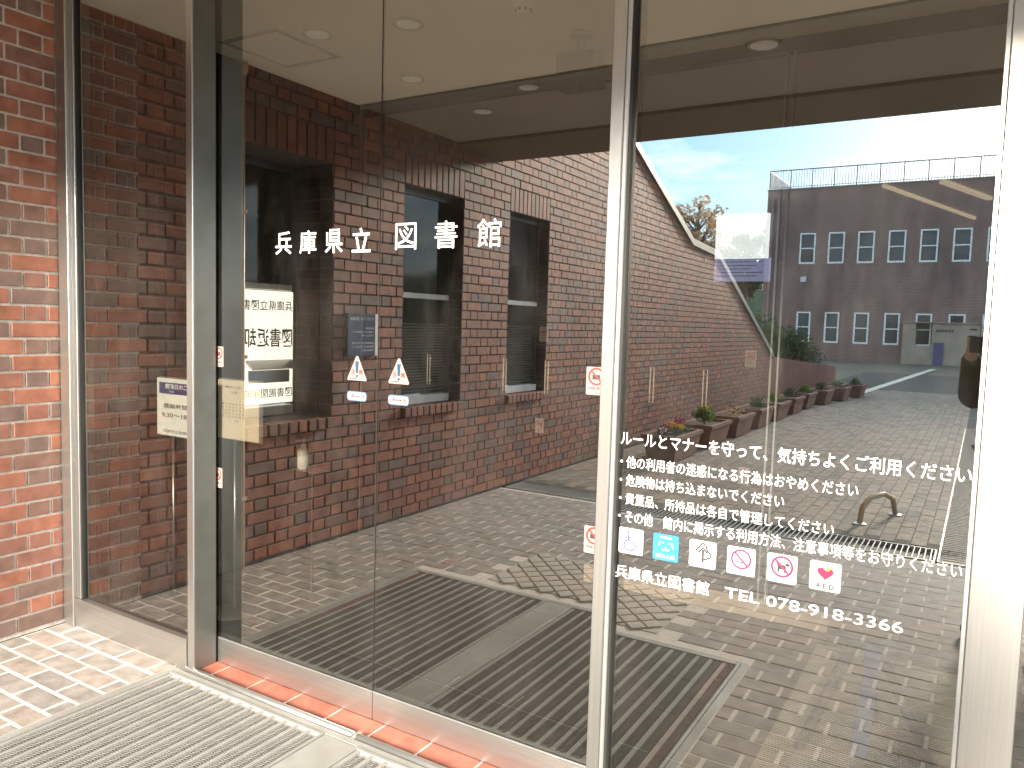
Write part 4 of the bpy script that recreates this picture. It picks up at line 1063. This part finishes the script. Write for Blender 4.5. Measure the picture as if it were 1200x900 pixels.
# continuous body: pelvis, spine, neck, head, arms, legs
V = [B(0, .02, .92, (.15, .11)), B(0, .02, 1.12, (.135, .10)), B(0, .03, 1.30, (.155, .11)), B(0, .03, 1.375, (.10, .08)), B(0, .015, 1.43, .052), B(0, .0, 1.50, (.070, .085)), B(0, -.01, 1.58, (.076, .092)), B(0, 0, 1.62, (.055, .065)),
     B(-.17, .03, 1.345, .062), B(-.27, -.04, 1.11, .045), B(-.11, -.31, 1.36, .028), B(-.075, -.36, 1.40, (.03, .02)),
     B(.17, .03, 1.345, .062), B(.27, -.04, 1.11, .045), B(.11, -.31, 1.36, .028), B(.075, -.36, 1.40, (.03, .02)),
     B(-.10, .02, .84, .092), B(-.13, 0, .48, .060), B(-.14, .04, .10, .040), B(-.15, -.09, .045, .036),
     B(.10, .02, .84, .092), B(.13, 0, .48, .060), B(.14, .04, .10, .040), B(.15, -.09, .045, .036)]
E_ = [(0, 1), (1, 2), (2, 3), (3, 4), (4, 5), (5, 6), (6, 7), (3, 8), (8, 9), (9, 10), (10, 11), (3, 12), (12, 13), (13, 14), (14, 15), (0, 16), (16, 17), (17, 18), (18, 19), (0, 20), (20, 21), (21, 22), (22, 23)]
skin_body('body', V, E_, skinm, per)
def grow(v, d): r = v[3]; return (*v[:3], tuple(q + d for q in r) if isinstance(r, tuple) else r + d)
J = [0, 1, 2, 3, 8, 9, 10, 12, 13, 14]; jm = {a: i for i, a in enumerate(J)}
skin_body('jacket', [grow(V[a], .013) for a in J], [(jm[a], jm[b]) for a, b in E_ if a in jm and b in jm], jacket, per)
J = [0, 16, 17, 18, 20, 21, 22]; jm = {a: i for i, a in enumerate(J)}
skin_body('jeans', [grow(V[a], .011) for a in J], [(jm[a], jm[b]) for a, b in E_ if a in jm and b in jm], jeans, per)
skin_body('hair', [B(0, .045, 1.50, (.06, .05)), B(0, .03, 1.58, (.080, .085)), B(0, .01, 1.635, (.062, .075))], [(0, 1), (1, 2)], hair, per)
for sx_ in (-1, 1):
    skin_body('shoe', [B(.14 * sx_, .07, .045, .045), B(.15 * sx_, -.05, .04, .044), B(.155 * sx_, -.14, .032, .032)], [(0, 1), (1, 2)], shoe, per)
    for k in range(4):
        z = 1.375 + .017 * k
        skin_body('finger', [B(.088 * sx_, -.365, z, .009), B(.082 * sx_, -.385, z + .004, .0085), B((.070 - .003 * (k % 2)) * sx_, -.372, z + .006, .0075)], [(0, 1), (1, 2)], skinm, per, sub=1)
    skin_body('thumb', [B(.080 * sx_, -.34, 1.40, .011), B(.068 * sx_, -.34, 1.425, .010), B(.055 * sx_, -.345, 1.435, .009)], [(0, 1), (1, 2)], skinm, per, sub=1)
    e = MB(); p = B(.028 * sx_, -.088, 1.555, 0); e.lathe((p[0], p[1], p[2] - .006), [(.002, 0), (.010, .003), (.010, .009), (.002, .012)], 10); obj('eye', e, hair, per, smooth=True)
    e = MB(); p = B(.080 * sx_, .01, 1.52, 0); e.lathe(p[:3], [(.004, 0), (.014, .012), (.016, .035), (.006, .05)], 10); obj('ear', e, skinm, per, smooth=True)
skin_body('nose', [B(0, -.085, 1.555, .008), B(0, -.105, 1.525, .012)], [(0, 1)], skinm, per, sub=1)
e = MB(); e.tube([B(-.022, -.082, 1.488, 0)[:3], B(0, -.092, 1.486, 0)[:3], B(.022, -.082, 1.488, 0)[:3]], .005, 6); obj('mouth', e, pmat('lips', (.35, .13, .11), .5), per)
ph = thing('phone', 'dark phone held up in the hands of the person in an olive jacket', 'phone', (3.556, -1.953, 1.40))
e = MB(); o_ = Vector((3.5487, -1.9412, 1.405)) + bk_ * .012
def q_(a, b, z): return tuple(o_ + rt_ * a + bk_ * b + Vector((0, 0, z)))
e.add([q_(-.072, 0, -.036), q_(.072, 0, -.036), q_(.072, .009, -.036), q_(-.072, .009, -.036), q_(-.072, 0, .036), q_(.072, 0, .036), q_(.072, .009, .036), q_(-.072, .009, .036)], [(0, 3, 2, 1), (4, 5, 6, 7), (0, 1, 5, 4), (1, 2, 6, 5), (2, 3, 7, 6), (3, 0, 4, 7)])
obj('casing', e, m_black, ph, bevel=.002)
e = MB(); e.add([q_(-.068, .0095, -.032), q_(.068, .0095, -.032), q_(.068, .0095, .032), q_(-.068, .0095, .032)], [(0, 1, 2, 3)]); obj('screen', e, m_winglass, ph)
